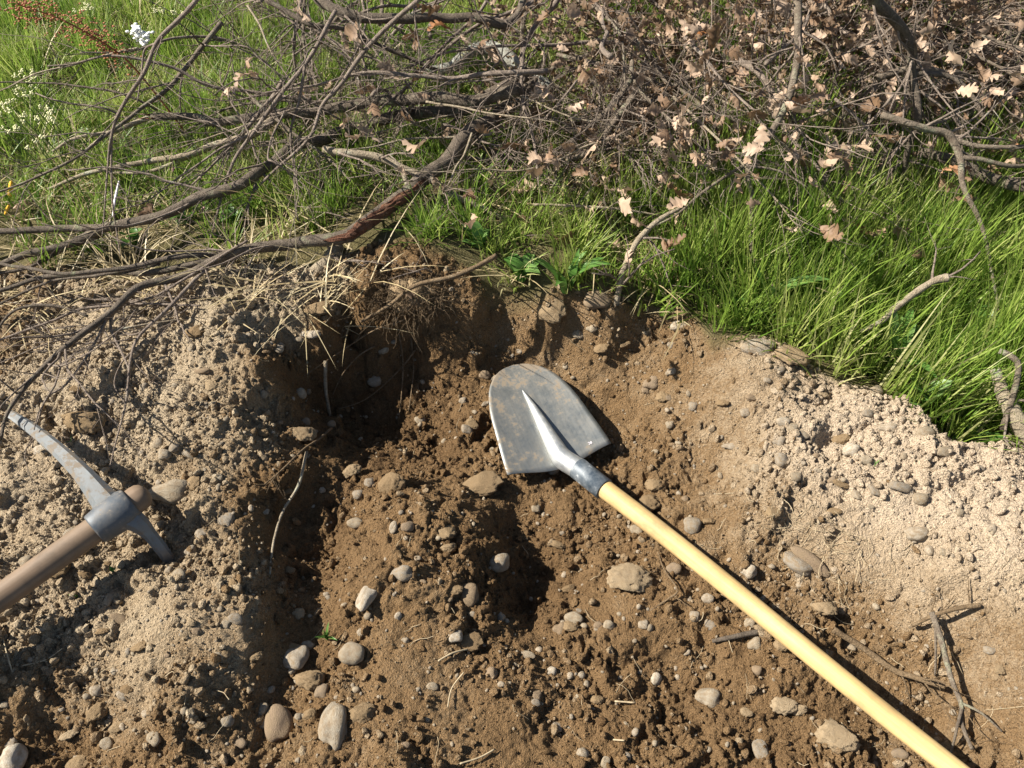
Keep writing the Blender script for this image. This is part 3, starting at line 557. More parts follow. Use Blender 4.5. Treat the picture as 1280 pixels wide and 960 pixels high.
branch('thin dark twig lying level across the cream flowers', [(-20,106,.2),(10,103,.2),(70,105,.2),(130,112,.19),(165,122,.18),(195,138,.14)], [.002,.002,.0026,.003,.003,.003], 'bark_dark', 3, .16, 0, 33, forks=[([(45,117,.15),(75,127,.15),(120,133,.14),(150,143,.12)],(.002,.003),'twig')])
branch('forked thin twig drooping from the split branch over the dry heap', [(262,335,.125),(247,347,.12),(213,383,.11),(177,417,.10),(163,447,.09),(157,503,.075),(137,585,.05)], [.0045,.0042,.0038,.0032,.0026,.002,.0013], 'twig', 4, .13, 0, 401, forks=[([(165,440,.09),(150,455,.08),(143,480,.07),(156,505,.06)],(.0018,.001)),([(177,417,.1),(160,420,.09),(147,412,.09)],(.002,.0012))])
branch('fine crooked twig bending down towards the pick point', [(135,395,.12),(113,437,.10),(83,480,.085),(58,498,.08),(45,535,.06),(40,560,.05)], [.003,.0026,.0022,.0018,.0014,.001], 'twig', 5, .12, 0, 402)
branch('thin arched twig looping over straw at the edge of the heap', [(110,395,.09),(67,382,.10),(20,387,.10),(-5,415,.08),(-30,450,.06)], [.0032,.0032,.003,.0025,.0018], 'bark_dark', 4, .14, 0, 403)
branch('slim level twig lying on the straw above the heap', [(250,382,.10),(187,380,.085),(110,385,.08),(67,400,.08),(20,417,.07),(-20,432,.06)], [.002,.0026,.003,.003,.0026,.002], 'twig', 5, .14, 0, 404)
branch('dark thin twig slanting under the forked long bough', [(200,330,.12),(120,345,.10),(60,352,.09),(0,380,.07),(-40,395,.06)], [.0035,.0034,.003,.0026,.002], 'bark_dark', 5, .16, 0, 405)
branch('thin twig with many offshoots leaning on the split branch near the soil', [(310,300,.16),(270,325,.14),(225,352,.12),(190,372,.10),(150,380,.09)], [.003,.003,.0027,.0022,.0016], 'twig', 6, .14, 0, 406)
rq = np.random.default_rng(77)
for b in range(22):
    low = b < 14; x0 = rq.uniform(-.1, .6) if low else rq.uniform(-1.1, -.15); y0 = rq.uniform(1.6, 2.0) if low else rq.uniform(1.6, 2.3); a = rq.uniform(-2.9, -.3); L = rq.uniform(.3, .6)
    P = wander((x0, y0, rq.uniform(.16, .30)), (math.cos(a), math.sin(a)*.55, rq.uniform(-.2, .1)), L, rq, 6, .10, -.03, .10); P[:, 1] = np.maximum(P[:, 1], 1.40+.04*rq.random())
    branch('thin pale twig spread low over the grass in front of the heap' if low else 'thin pale twig lying across the meadow grass and fallen boughs', P, (rq.uniform(.0025, .0042), .0012), 'bark_pale' if b % 2 else 'twig', 9, .2, 4 if low else 0, 450+b, 'low twigs before the heap' if low else 'twigs across the meadow grass', sides=5, up=.05)
# the brush heap: pruned oak branches thrown together
rng = np.random.default_rng(99)
for b in range(124):
    bare = b >= 98
    x0 = rng.uniform(-.8, .1) if bare else rng.uniform(.05, 1.95); y0 = rng.uniform(1.75, 2.6); z0 = rng.uniform(.1, .38)
    a = rng.uniform(-2.7, -.4) if b % 3 else rng.uniform(0, 6.28); L = rng.uniform(.4, .85)
    ymin = 1.45 if x0 < .6 else 1.7
    P = wander((x0, y0, z0), (math.cos(a), math.sin(a), rng.uniform(-.3, .15)), L, rng, 6, .18, -.05, .03)
    short = P[:, 1] < ymin+rng.uniform(0, .15)
    if short.any() and np.argmax(short) < 4: P = P+np.array([0, (ymin+.1-P[:, 1].min()), 0]); short[:] = False
    if short.any(): P = catmull(P[:max(3, int(np.argmax(short)))], np.ones(max(3, int(np.argmax(short)))), 3)[0]
    if bare: branch('bare grey branch tangled between the fallen boughs and the brush heap', P, (rng.uniform(.004, .008), .002), 'bark' if b % 2 else 'twig', 11, .24, 1, 200+b, 'bare branches between boughs and heap', sides=6, up=.1)
    zone = ('behind the curved grey stick', 'around the bent leafy branch', 'around the dark upright stem', 'beyond the knotted grey branch')[int(np.searchsorted([.4, .85, 1.25], P[:, 0].mean()))]
    if not bare: branch('dead oak branch with curled tan leaves in the brush heap ' + zone, P, (rng.uniform(.005, .0095), .0022), 'bark' if b % 2 else 'twig', 14, .25, 21 if x0 > .3 else 12, 200+b, 'brush heap branches ' + zone, sides=6, up=.1)
n = 24000; x = RNG.uniform(-.1, 2.6, n); y = RNG.uniform(1.35, 3.4, n); z = RNG.random(n)**1.3*.36*sstep(1.5, 1.95, y-.2*np.clip(x-.5, 0, 1))
k = RNG.random(n) < sstep(1.35, 1.95, y-.3*np.clip(x-.4, 0, 1))*(.3+.7*sstep(.0, .6, x)); x, y, z = x[k], y[k], z[k]; n = len(x)
LL = [oak_leaf('litter_leaf', M['leaf_litter'], 80+i, .05) for i in range(6)]
scatter('leaf_litter', np.stack([x, y, Hs(x, y)+.03+z], 1), RNG.uniform(0, 6.28, (n, 3)), RNG.uniform(.22, .75, (n, 1))*np.ones((1, 3)), RNG.integers(0, 6, n), {'rnd': RNG.random(n)}, proto_collection('litter_kind', LL), 'withered brown leaf bits caught through the brush heap', 'leaf litter')

# ------------------------------------------------------------------ shovel
CL, CR, TP = px(633, 597, -.10), px(763, 560, -.11), px(641, 456, -.08)
So = (CL+CR)/2; LEN = np.linalg.norm(TP-So); HW = np.linalg.norm(CR-CL)/2
ya = (TP-So)/LEN; xa = CR-CL; xa -= ya*xa.dot(ya); xa /= np.linalg.norm(xa); za = np.cross(xa, ya)
RM = Matrix(((xa[0], ya[0], za[0], So[0]), (xa[1], ya[1], za[1], So[1]), (xa[2], ya[2], za[2], So[2]), (0, 0, 0, 1)))
shovel = thing('shovel', 'round nosed steel shovel with a long pale yellow wooden handle', 'shovel', So)
def hwid(t):
    return HW*float(np.interp(t, [0,.08,.2,.35,.5,.6,.7,.78,.85,.9,.94,.97,.99,1], [1,.985,.95,.905,.86,.815,.75,.68,.59,.50,.40,.29,.17,0]))
def dish(x, y): return .65*x*x*1.5 - .55*(y/LEN-.35)**2*.02 + .004
nu, nv = 25, 40; top = []; bot = []
for j in range(nv):
    t = 1-(1-j/(nv-1))**1.6; t = min(t, .9995); w_ = hwid(t)
    for i in range(nu):
        s_ = -1+2*i/(nu-1); x_ = w_*s_; sh = -.016*(math.cos(s_*math.pi)*.5+.5)*(1-t)**4; y_ = LEN*t+sh
        z_ = dish(x_, y_)+.0007*gnoise(np.array([x_*25]), np.array([y_*25]), 90)[0]; top.append((x_, y_, z_)); bot.append((x_, y_, z_-.0022))
m_ = MB(); F = [(j*nu+i, j*nu+i+1, (j+1)*nu+i+1, (j+1)*nu+i) for j in range(nv-1) for i in range(nu-1)]; o_ = nu*nv
F2 = [tuple(q+o_ for q in f[::-1]) for f in F]; rim = [i for i in range(nu)]+[j*nu+nu-1 for j in range(1, nv)]+[(nv-1)*nu+i for i in range(nu-2, -1, -1)]+[j*nu for j in range(nv-2, 0, -1)]
F3 = [(rim[k], rim[k]+o_, rim[(k+1) % len(rim)]+o_, rim[(k+1) % len(rim)]) for k in range(len(rim))]
m_.add(top+bot, F+F2+F3); blade = m_.build('blade', M['steel'], shovel)
IM = Matrix.Translation([-float(q) for q in So])
blade.matrix_local = IM@RM
RMi = RM.inverted()
def loc(p): return np.array((RMi@Vector([float(q) for q in p]))[:])
NK = loc(px(752, 609, -.082)); H1 = loc(px(1195, 962, .0))
mid0 = np.array([.006, .012, .012]); hd = (H1-NK)/np.linalg.norm(H1-NK)
Ps = [np.array([-.006+.0, LEN*.735, dish(0, LEN*.735)-.001]), np.array([-.003, LEN*.55, .008]), np.array([0, LEN*.34, .0105]), np.array([.002, LEN*.15, .0125]), mid0+np.array([0, -.012, .002]), NK*.45+mid0*.55, NK-hd*.02]
Pc_, Rc_ = catmull(Ps, [.0006, .0075, .0135, .0185, .0225, .0225, .0225], 8)
sk = MB().add(*tube(Pc_, Rc_, 20)).build('socket', M['socket'], shovel); sk.matrix_local = IM@RM
c0 = NK*.42+mid0*.58; c1 = NK+hd*.008
clr = MB().add(*tube(np.array([c0, c0+hd*.002, c1-hd*.001, c1]), [.0222, .0232, .0232, .0222], 24)).build('collar', M['collar'], shovel); clr.matrix_local = IM@RM
# handle in its own frame so that the grain runs along it
hw0 = Vector(RM@Vector([float(q) for q in NK])); hw1 = Vector([float(q) for q in px(1195, 962, .0)]); hdir = (hw1-hw0).normalized()
hl = 1.12; st = hw0-hdir*.03; n = 26
P = np.array([(hl*i/(n-1), .0025*math.sin(i*.35), .0035*math.sin(i*.21)) for i in range(n)]); R = np.interp(np.linspace(0, 1, n), [0, .06, .4, .97, 1], [.0195, .0195, .018, .0155, .010])
hnd = MB().add(*tube(P, R, 24, 0)).build('handle', M['ash'], shovel)
hnd.matrix_local = IM@(Matrix.Translation(st)@hdir.to_track_quat('X', 'Z').to_matrix().to_4x4())
fc = bpy.data.curves.new('size_mark', 'FONT'); fc.body = '28'; fc.size = .009; fc.extrude = .0002; fc.materials.append(M['strip'])
tmp = bpy.data.objects.new('tmp', fc); sz = link('size_mark', bpy.data.meshes.new_from_object(tmp), blade); bpy.data.objects.remove(tmp); tx, ty = HW*.62, LEN*.055
sl = 2*.975*tx; sz.matrix_local = (Matrix.Translation((tx, ty, dish(tx, ty)+.0014))@Matrix.Rotation(-math.atan(sl), 4, 'Y'))

# ------------------------------------------------------------------ pick
tipp, eye, sho = px(12, 517, .09), px(146, 642, .085), px(206, 690, .005)
pick = thing('pickaxe', 'grey iron pickaxe with a worn brown handle resting on the soil heap', 'pickaxe', (eye[0], eye[1], float(Hs(eye[0], eye[1]))))
og = np.array(pick.location)
far_ = px(0, 747, .075); hdv = far_-eye; hdv /= np.linalg.norm(hdv)
pa = np.array([px(*q) for q in [(12,517,.09),(40,536,.098),(72,562,.106),(103,592,.106),(128,622,.096),(146,642,.085),(170,652,.07),(187,668,.045),(206,692,.01),(222,716,-.04)]])
wid = [.0075,.0105,.0125,.0155,.021,.027,.0175,.0115,.0105,.010]; thk = [.0035,.007,.0095,.0125,.0165,.02,.0155,.011,.007,.004]
Pk, Wk = catmull(pa, wid, 6); _, Tk = catmull(pa, thk, 6); T = np.gradient(Pk, axis=0); V = []
for i in range(len(Pk)):
    tn = T[i]/np.linalg.norm(T[i]); a = hdv-tn*hdv.dot(tn); a /= np.linalg.norm(a); b = np.cross(tn, a)
    for (p_, q_) in ((1, .45), (.55, 1), (-.55, 1), (-1, .45), (-1, -.45), (-.55, -1), (.55, -1), (1, -.45)): V.append(Pk[i]-og+a*Wk[i]*p_+b*Tk[i]*q_)
ns = 8; m = len(Pk); F = [(i*ns+k, i*ns+(k+1) % ns, (i+1)*ns+(k+1) % ns, (i+1)*ns+k) for i in range(m-1) for k in range(ns)]+[tuple(range(ns))[::-1], tuple((m-1)*ns+k for k in range(ns))]
hdm = MB().add(V, F).build('head', M['pick'], pick, False)
upv = np.cross(hdv, T[30]/np.linalg.norm(T[30])); upv /= np.linalg.norm(upv); sdv = np.cross(hdv, upv)
def oval(cs_, ra, rb, n=28):
    V = []; F = []
    for c, a, b in zip(cs_, ra, rb):
        for k in range(n): an = 2*math.pi*k/n; V.append(c-og+upv*a*math.cos(an)+sdv*b*math.sin(an))
    m = len(cs_); F = [(i*n+k, i*n+(k+1) % n, (i+1)*n+(k+1) % n, (i+1)*n+k) for i in range(m-1) for k in range(n)]+[tuple(range(n))[::-1], tuple((m-1)*n+k for k in range(n))]
    return V, F
s_ = np.array([-.030,-.027,-.018,0,.018,.030,.040,.043]); V, F = oval([eye+hdv*q for q in s_], [.024,.0265,.028,.029,.028,.0265,.0258,.0245], [.0275,.0305,.033,.034,.0325,.030,.029,.0275])
MB().add(V, F).build('eye_socket', M['pick_eye'], pick)
n = 40; hlen = .82; V, F = oval([np.array([0, 0, 0])+og+np.array([0, 0, 0])]*2, [.01]*2, [.01]*2)
HV = Matrix.Translation(Vector([float(q) for q in eye-hdv*.062]))@Matrix(((hdv[0], upv[0], sdv[0], 0), (hdv[1], upv[1], sdv[1], 0), (hdv[2], upv[2], sdv[2], 0), (0, 0, 0, 1)))
prof = [(0, .003), (.002, .011), (.006, .017), (.013, .0208), (.022, .0218), (.04, .0215), (.10, .0207), (.2, .02), (.5, .019), (.75, .0185), (.80, .0205), (.812, .017), (.82, .004)]
V = []; n = 28
for (a, r) in prof:
    for k in range(n): an = 2*math.pi*k/n; V.append((a, r*.94*math.cos(an), r*1.12*math.sin(an)))
m = len(prof); F = [(i*n+k, i*n+(k+1) % n, (i+1)*n+(k+1) % n, (i+1)*n+k) for i in range(m-1) for k in range(n)]+[tuple(range(n))[::-1], tuple((m-1)*n+k for k in range(n))]
ph = MB().add(V, F).build('handle', M['oldwood'], pick); ph.matrix_local = Matrix.Translation([-float(q) for q in og])@HV

# ------------------------------------------------------------------ stones and clods
STONE = {k: [blob_mesh('stone', M['stone_'+k], 3, 40+i, .42, 1.0, False, (1, 1, 1)) for i in range(7)] for k in ('pale', 'brown', 'white')}
CLODM, ntc, bsc, _ = mat('earth_clod'); tcc = nd(ntc, 'TexCoord').outputs['Object']; nn = noise_n(ntc, 3, 8, .7, tcc); ri = nd(ntc, 'ObjectInfo').outputs['Random']; n9 = noise_n(ntc, 22, 5, .7, tcc)
cc = ramp(ntc, math_n(ntc, 'ADD', math_n(ntc, 'MULTIPLY', ri, .5), math_n(ntc, 'MULTIPLY', nn, .6)), [(.2, (.2, .132, .068)), (.55, (.275, .195, .11)), (.85, (.37, .285, .18))])
cc = mix(ntc, 1., cc, ramp(ntc, n9, [(.3, (.7, .7, .7)), (.7, (1.2, 1.2, 1.2))]), 'MULTIPLY'); ntc.links.new(cc, bsc.inputs['Base Color']); bsc.inputs['Roughness'].default_value = .95; bsc.inputs['Specular IOR Level'].default_value = .1; bump(ntc, bsc, math_n(ntc, 'ADD', n9, nn), .5, .12)
def clod_shape(i):
    V, F = angular(4, 70+i, .34, 1.5, 7); out = []
    for v in V: q = Vector(v); out.append(v*(1+.16*abs(mnoise.noise(q*4+Vector((i, 0, 0))))+.10*mnoise.noise(q*9)+.05*mnoise.noise(q*19)))
    return MB().add(np.array(out)*1.1, F).mesh('clod', CLODM)
CLOD = [clod_shape(i) for i in range(6)]
rs_ = np.random.default_rng(5)
def region(u, v):
    if v < 470 and u < 340 or (u < 335 and v < 700): return 'small rounded pebble lying on the dry heap between pick and branches', 'pebbles on the heap around the pick'
    if u < 345: return 'small stone on the crumbly heap below the pick handle shadow', 'stones on the heap below the pick'
    if u < 420 and v > 560: return 'rounded stone lying in the shaded trench between the two heaps', 'stones in the shaded trench'
    if u > 855 and v < 640: return 'pale pebble on the bright dry bank below the tall grass', 'pebbles on the bright dry bank'
    if v < 630: return 'small pebble in the pit wall and floor around the shovel blade', 'pebbles in the pit around the blade'
    if u > 850: return 'small stone on the soil along the long shovel handle', 'stones along the shovel handle'
    return 'small pale pebble on the damp brown mound in front of the shovel blade', 'pebbles on the brown mound'
def stone(u, v, w, h, kind='pale', label=None, ang=None, sink=.36, mesh=None):
    p = at(u, v+h*.25); k = depth(p)/FOC; a = w*k/2*1.08; b = h*k/2*1.2; c = min(a, b)*rs_.uniform(.62, .85)
    o = link('clod' if mesh else 'stone', (mesh or STONE[kind])[rs_.integers(0, 6)])
    o.scale = (a, b, c); o.rotation_euler = (rs_.normal(0, .2), rs_.normal(0, .2), ang if ang is not None else rs_.uniform(-.4, .4)); hz = Hs(np.array([p[0]-a*.4, p[0]+a*.4, p[0], p[0]]), np.array([p[1], p[1], p[1]-b*.4, p[1]+b*.4])).mean(); o.location = (p[0], p[1]+b*.25, max(float(hz), p[2]-.5*c)+c*(.85-sink*2))
    lb, gp = (label, None) if label else region(u, v)
    return tag(o, lb, 'clod' if mesh else 'stone', gp)
for (u, v, w, h, kd, lb, an) in [
 (213,610,52,26,'pale','flat cream stone with a dark cracked patch beside the pickaxe head',.05),(744,373,34,26,'brown','round brown cobble at the foot of the upright bare stick',0),(950,433,40,22,'pale','smooth pale cobble on the rim beside a large brown clod',-.1),
 (417,902,33,52,'pale','large upright pale stone at the mouth of the shaded trench',.1),(347,903,34,40,'brown','chunky brown stone next to the large pale stone in the trench',.3),(370,820,27,26,'pale','round pale pebble sitting alone on the dark trench floor',0),
 (442,815,28,27,'pale','rounded grey egg shaped pebble on the edge of the brown mound',.5),(460,738,18,46,'white','angular whitish shard standing on the brown mound',-.25),(623,702,25,22,'pale','pale round stone half buried in the dark hollow',0),
 (13,947,34,32,'white','white chalky rock beside the dark hollow under the pick heap',.2),(995,705,36,20,'pale','oval cream pebble lying against a long brown stone',-.7),(1010,697,54,15,'brown','long finger shaped brown stone beside an oval cream pebble',-.75),
 (886,870,29,22,'pale','flat grey stone lying in damp soil below the shovel handle',-.3),(1146,666,29,18,'pale','smooth buff stone at the foot of the bright dry bank',0),(569,793,17,15,'white','small white curled stone like a snail on the brown mound',.3),
 (502,714,27,17,'pale','buff oval stone near the whitish shard',-.1),(819,848,14,15,'white','small bright white pebble in a dark dip under the shovel handle',0),(587,743,21,26,'brown','brown angular stone on the lip of the dark hollow',.2),(1125,607,26,13,'pale','flat shiny pale stone on the bright dry bank',-.2),
 (936,712,18,16,'white','pale grey flake of stone close to the shovel handle',-.4),(815,477,21,15,'brown','brown pebble pair set in the far pit wall',0),(847,407,23,13,'white','white flat stone near the top of the pit rim',.1)]: stone(u, v, w, h, kd, lb, an, .3)
small = [(70,483,28,14),(197,553,12,15),(205,566,15,18),(217,559,12,11),(238,566,20,13),(53,560,22,15),(328,492,11,10),(375,493,14,14),(382,527,11,10),(180,483,12,11),(290,398,12,12),(240,435,9,10),(387,415,26,14),(373,422,13,11),(203,470,9,9),(347,433,13,11),(252,463,21,8),(323,400,9,6),
 (839,430,9,9),(840,463,11,10),(807,487,10,10),(837,530,10,9),(584,535,15,13),(479,437,13,9),(618,473,9,8),(740,408,13,11),(722,417,14,12),(819,565,9,7),(462,603,14,14),(447,617,13,11),(524,525,13,11),(470,477,16,13),(975,462,13,9),(938,497,14,9),(980,527,16,11),(991,533,12,11),(976,575,18,17),(1065,562,20,15),(1083,575,14,12),(1085,515,14,11),(1110,533,24,12),(1156,540,24,16),(1183,562,24,14),(1095,487,16,14),(913,557,19,8),(866,507,11,11),(856,623,8,8),(945,585,13,12),(1151,622,18,14),(1093,610,12,16),(1071,617,12,15),(975,550,15,12),(1003,543,18,10),(995,595,14,11),
 (282,648,18,17),(382,850,25,16),(403,863,18,16),(193,923,17,16),(135,930,15,14),(152,868,16,10),(328,885,14,13),(293,772,19,12),(152,775,22,11),(137,747,10,17),(238,687,13,13),(228,673,9,12),(32,702,17,15),(88,665,22,14),(95,862,10,8),(77,887,7,6),(7,880,10,9),(182,892,9,9),(373,895,10,9),(242,900,10,8),(509,658,16,13),(492,659,9,15),(445,652,18,13),(625,772,13,12),(657,818,21,9),(690,838,12,10),(700,785,16,15),(719,773,21,15),(804,780,12,10),(497,769,9,9),(452,790,9,9),(627,855,8,7),(669,877,12,8),(757,952,10,12),(760,780,14,11),(844,710,17,14),
 (865,655,21,20),(886,748,14,12),(888,782,13,13),(868,770,12,13),(944,803,18,14),(938,778,14,12),(951,935,18,21),(1000,730,10,7),(1236,813,14,9),(946,837,12,11),(1065,807,12,10),(1126,943,18,12),(1200,640,12,9),(1240,660,13,9),(1180,690,12,8),(1225,585,14,9),(1040,600,11,9),(1020,570,10,8),(1130,570,10,8)]
for (u, v, w, h) in small: stone(u, v, w, h, 'brown' if rs_.random() < .15 else 'white' if rs_.random() < .06 else 'pale')
for j in range(80):
    u, v = rs_.uniform(10, 1270), rs_.uniform(415, 950)
    if soil_w(*[np.array([q]) for q in px(u, v, -.02)[:2]])[0] < .8: continue
    w = 6.5*(rs_.pareto(3.2)+1); stone(u, v, min(w, 15), min(w, 15)*rs_.uniform(.6, .95), 'brown' if rs_.random() < .3 else 'pale')
for (u, v, w, h, lb) in [(105,522,42,40,'cracked brown clod of earth under the raised pick point'),(690,385,30,30,'crumbling tan clod standing on the far rim above the blade'),(990,445,36,36,'upright brown clod on the rim beside the smooth pale cobble'),(785,720,46,36,'broad rounded clod with a pale underside in front of the blade'),(489,603,28,28,'squarish clod with a pale face at the edge of the deep pit'),(1045,920,44,38,'flat disc shaped brown clod beside the shovel handle'),(1030,758,26,26,'grey knobbly clod among roots above the shovel handle'),(454,888,25,34,'tall brown clod near the large pale stone'),(123,888,22,26,'dark brown clod on the heap above the white rock'),(557,665,22,22,'brown clod balanced on the lip of the dark hollow'),(1051,548,19,17,'small brown clod sitting among pebbles on the bright bank'),(100,955,26,20,'round brown clod beside the dark hollow near the white rock'),(400,385,34,26,'tan clod on the rim between the grey stub and the root clump'),(600,605,46,30,'smooth brown lump of earth under the left corner of the blade'),(850,390,20,16,'small tan clod on the rim near the white flat stone')]: stone(u, v, w, h, label=lb, mesh=CLOD, sink=.2)
for j in range(60):
    u, v = rs_.uniform(10, 1270), rs_.uniform(410, 950)
    if soil_w(*[np.array([q]) for q in px(u, v, -.02)[:2]])[0] < .8 or (600 < u < 780 and 440 < v < 640): continue
    w = 13*(rs_.pareto(3.)+1); w = min(w, 30); o = stone(u, v, w, w*rs_.uniform(.7, 1), label='x', mesh=CLOD, sink=.25)
    where = 'on the heap around the pickaxe' if u < 335 else 'in the shaded trench between the heaps' if u < 420 and v > 560 else 'on the bright dry bank' if u > 855 and v < 640 else 'in the pit around the shovel blade' if v < 630 else 'beside the long shovel handle' if u > 850 else 'on the brown mound before the blade'
    o['label'] = 'loose crumbly clod of earth ' + where; o['group'] = 'loose clods ' + where

# ------------------------------------------------------------------ roots, sticks, straw in the soil
rc = at(510, 375); rc[2] += .01; rootc = thing('root_clump', 'matted clump of fibrous roots hanging from the rim into the deep pit', 'roots', rc); rng = np.random.default_rng(44); fb = MB(); og = rc
for j in range(430):
    a = rng.uniform(0, 6.28); p = rc+np.array([rng.normal(0, .038), rng.normal(-.005, .022), rng.uniform(-.02, .03)]); d = np.array([rng.normal(0, .7), rng.normal(-.55, .45), rng.normal(-.25, .6)])
    L = rng.uniform(.02, .10); P = wander(p, d, L, rng, 6, .28, -.14, .003); fb.add(*tube(P-og, np.linspace(rng.uniform(.0005, .0011), .0003, 7), 3, cap=False))
f = fb.build('root_fibers', M['root'], rootc); f['kind'] = 'stuff'
V, F = lumpy(4, 9, .4, 1.3, True); MB().add(V*np.array([.07, .045, .045])+np.array([0, .015, -.005]), F).build('earth_core', CLODM, rootc)
for k, pts in enumerate([[(500,425),(505,460),(503,500),(500,530)],[(515,430),(518,470),(512,520)],[(470,440),(450,452),(430,475),(418,500)],[(540,380),(560,385),(572,405)],[(520,445),(500,470),(460,505),(425,518)]]):
    P = np.array([at(*q)+np.array([0, 0, .02]) for q in pts]); Pc, Rc = catmull(P, np.linspace(.0022, .0009, len(P)), 5); MB().add(*tube(Pc-og, Rc, 5)).build('root', M['root'], rootc)
FK = {302: [([(1203,880,.035),(1198,905,.03),(1195,925,.02),(1191,942,.008)],(.003,.0018)),([(1204,882,.035),(1225,893,.025),(1253,917,.006)],(.0028,.0015)),([(1166,768,.03),(1166,800,.02),(1166,845,.01)],(.0028,.002))], 301: [([(1122,840,.018),(1132,858,.012),(1140,885,.006)],(.002,.0012))]}
for args in [('straight brown stick lying along the shadow of the shovel handle', [(1043,787,.012),(1086,817,.014),(1120,840,.018),(1143,847,.02),(1182,858,.02)], (.006,.0045), 'root', 3, .07, 301),
 ('forked brown twig standing in the soil beside the shovel handle shadow', [(1164,765,.03),(1176,800,.03),(1190,847,.035),(1203,880,.035),(1203,903,.03),(1216,938,.015)], (.0055,.003), 'bark', 3, .09, 302),
 ('short knobbly root crossing the top of the forked twig', [(1140,782,.01),(1168,768,.025),(1196,760,.02),(1225,757,.004)], (.003,.0045), 'root', 3, .06, 303),
 ('flat chip of brown wood beside the shovel handle', [(890,800,.005),(920,793,.008),(950,787,.006)], (.0035,.006), 'bark_dark', 0, .1, 304),
 ('thin bent root near the broad rounded clod', [(822,690,.006),(830,712,.012),(847,737,.012),(835,748,.01),(812,762,.002)], (.0015,.0022), 'root', 1, .05, 305),
 ('pale crooked twig leaning into the shaded trench', [(415,536,.015),(400,548,.02),(380,562,.02),(355,585,.015),(331,605,.004)], (.003,.0016), 'root', 3, .07, 306),
 ('slim straight twig propped down the wall of the shaded trench', [(384,565,.02),(374,603,.02),(354,637,.02),(344,673,.02),(337,718,.004)], (.0034,.002), 'bark_pale', 1, .06, 307),
 ('short stout root sticking up in the deep pit', [(407,452,.02),(408,487,.025),(413,520,.01)], (.0042,.0036), 'bark_pale', 1, .05, 308),
 ('woody root arching out of the root clump over the rim', [(452,402,.02),(487,382,.035),(520,357,.05),(570,343,.06),(620,318,.06)], (.0035,.006), 'root', 4, .08, 309),
 ('bent pale stem lying at the left end of the root clump', [(380,470,.01),(440,430,.03),(470,412,.03),(505,400,.03)], (.0012,.002), 'root', 2, .06, 310)]:
    branch(args[0], args[1], args[2], args[3], args[4], args[5], 0, args[6], rel=True, name='stick' if 'stick' in args[0] or 'twig' in args[0] or 'wood' in args[0] else 'root', cat='twig' if 'twig' in args[0] else 'root' if 'root' in args[0] else 'stick', sides=7, twig_r=.4, twig_mat='root', forks=FK.get(args[6], ()))
for lb, pts, r in [('long white straw lying across the heap below the pick handle', [(2,785),(14,830),(38,908)], .0013),('greenish bent stem on the heap crossing the long white straw', [(30,834),(60,826),(80,812)], .0011),('short pale straw on the brown mound below the curled stone', [(548,828),(566,818),(586,813)], .0016),('bright white straw piece under the shovel handle', [(768,878),(794,880)], .0016),('thin white straw close to the bright white straw piece', [(766,926),(780,927)], .0014),('dry bent stem in front of the brown mound', [(560,885),(565,862),(580,842)], .0012),('pair of dry stems crossed on the brown mound', [(575,956),(600,948),(618,938)], .0014)]:
    P = np.array([at(*q)+np.array([0, 0, .006]) for q in pts]); Pc, Rc = catmull(P, [r]*len(P), 5); og = P[0]; o = MB().add(*tube(Pc-og, Rc, 5)).build('straw', M['straw_piece']); o.location = og; tag(o, lb, 'straw')
fb = MB(); rng = np.random.default_rng(8)
for j in range(230):
    if j < 70: u, v = rng.normal(1045, 28), rng.normal(700, 32)
    elif j < 100: u, v = rng.normal(985, 25), rng.normal(655, 15)
    else: u, v = rng.uniform(0, 1280), rng.uniform(400, 955)
    p = at(u, v)
    if soil_w(np.array([p[0]]), np.array([p[1]]))[0] < .7: continue
    a = rng.uniform(0, 6.28); P = wander(p+np.array([0, 0, .004]), (math.cos(a), math.sin(a), .25), rng.uniform(.012, .05), rng, 4, .3, -.05, .002); fb.add(*tube(P, np.full(5, rng.uniform(.0003, .0007)), 3, cap=False))
o = fb.build('root_bits', M['straw_piece']); o['kind'] = 'stuff'; tag(o, 'scattered fine rootlets and bits of straw on the soil', 'roots')

# ------------------------------------------------------------------ weeds and flowers
def lance(name, L, w, droop, seed, ns=7, m_='weed'):
    V, F = [], []; th = .15
    p = np.zeros(3)
    for i in range(ns):
        t = i/(ns-1); wd = w*.5*(math.sin(math.pi*min(1, t*.9+.1))**.7)+.0004
        V += [p+np.array([-wd, 0, wd*.35]), p.copy(), p+np.array([wd, 0, wd*.35])]; p = p+np.array([0, math.sin(th), math.cos(th)])*L/(ns-1); th += droop/(ns-1)
    F = [(i*3+k, i*3+k+1, i*3+k+4, i*3+k+3) for i in range(ns-1) for k in (0, 1)]
    return MB().add(V, F).mesh(name, M[m_])
LN = [lance('leaf', 1, .16, .6+.35*i, i) for i in range(5)]; LB = [lance('leaf', 1, .42, .9+.35*i, i) for i in range(4)]
def weed(u, v, nl, L, label, seed, broad=False, group=None):
    p = px(u, v, .0); p[2] = float(Hs(p[0], p[1])); t = thing('weed', label, 'weed', p, group); r = random.Random(seed)
    for j in range(nl):
        o = link('leaf', (LB if broad else LN)[r.randrange(4)], t); s = L*r.uniform(.6, 1.15); o.scale = (s, s, s); o.rotation_euler = (0, 0, r.uniform(0, 6.28) if j else 2.8); o.location = (r.uniform(-.012, .012), r.uniform(-.012, .012), -.004)
weed(1118,455,9,.15,'broad bladed weed with lance shaped leaves next to the pale broken stick',1); weed(706,380,9,.13,'upright weed with narrow pale leaves behind the clod on the far rim',2)
weed(655,368,10,.075,'low bright green leafy weed left of the narrow leaved rim weed',3,True); weed(1185,440,10,.13,'leafy green weed in tall grass beside the stump shoot',4,True); weed(1150,500,9,.09,'small leafy weed overhanging the dark hollow in the bank',5,True)
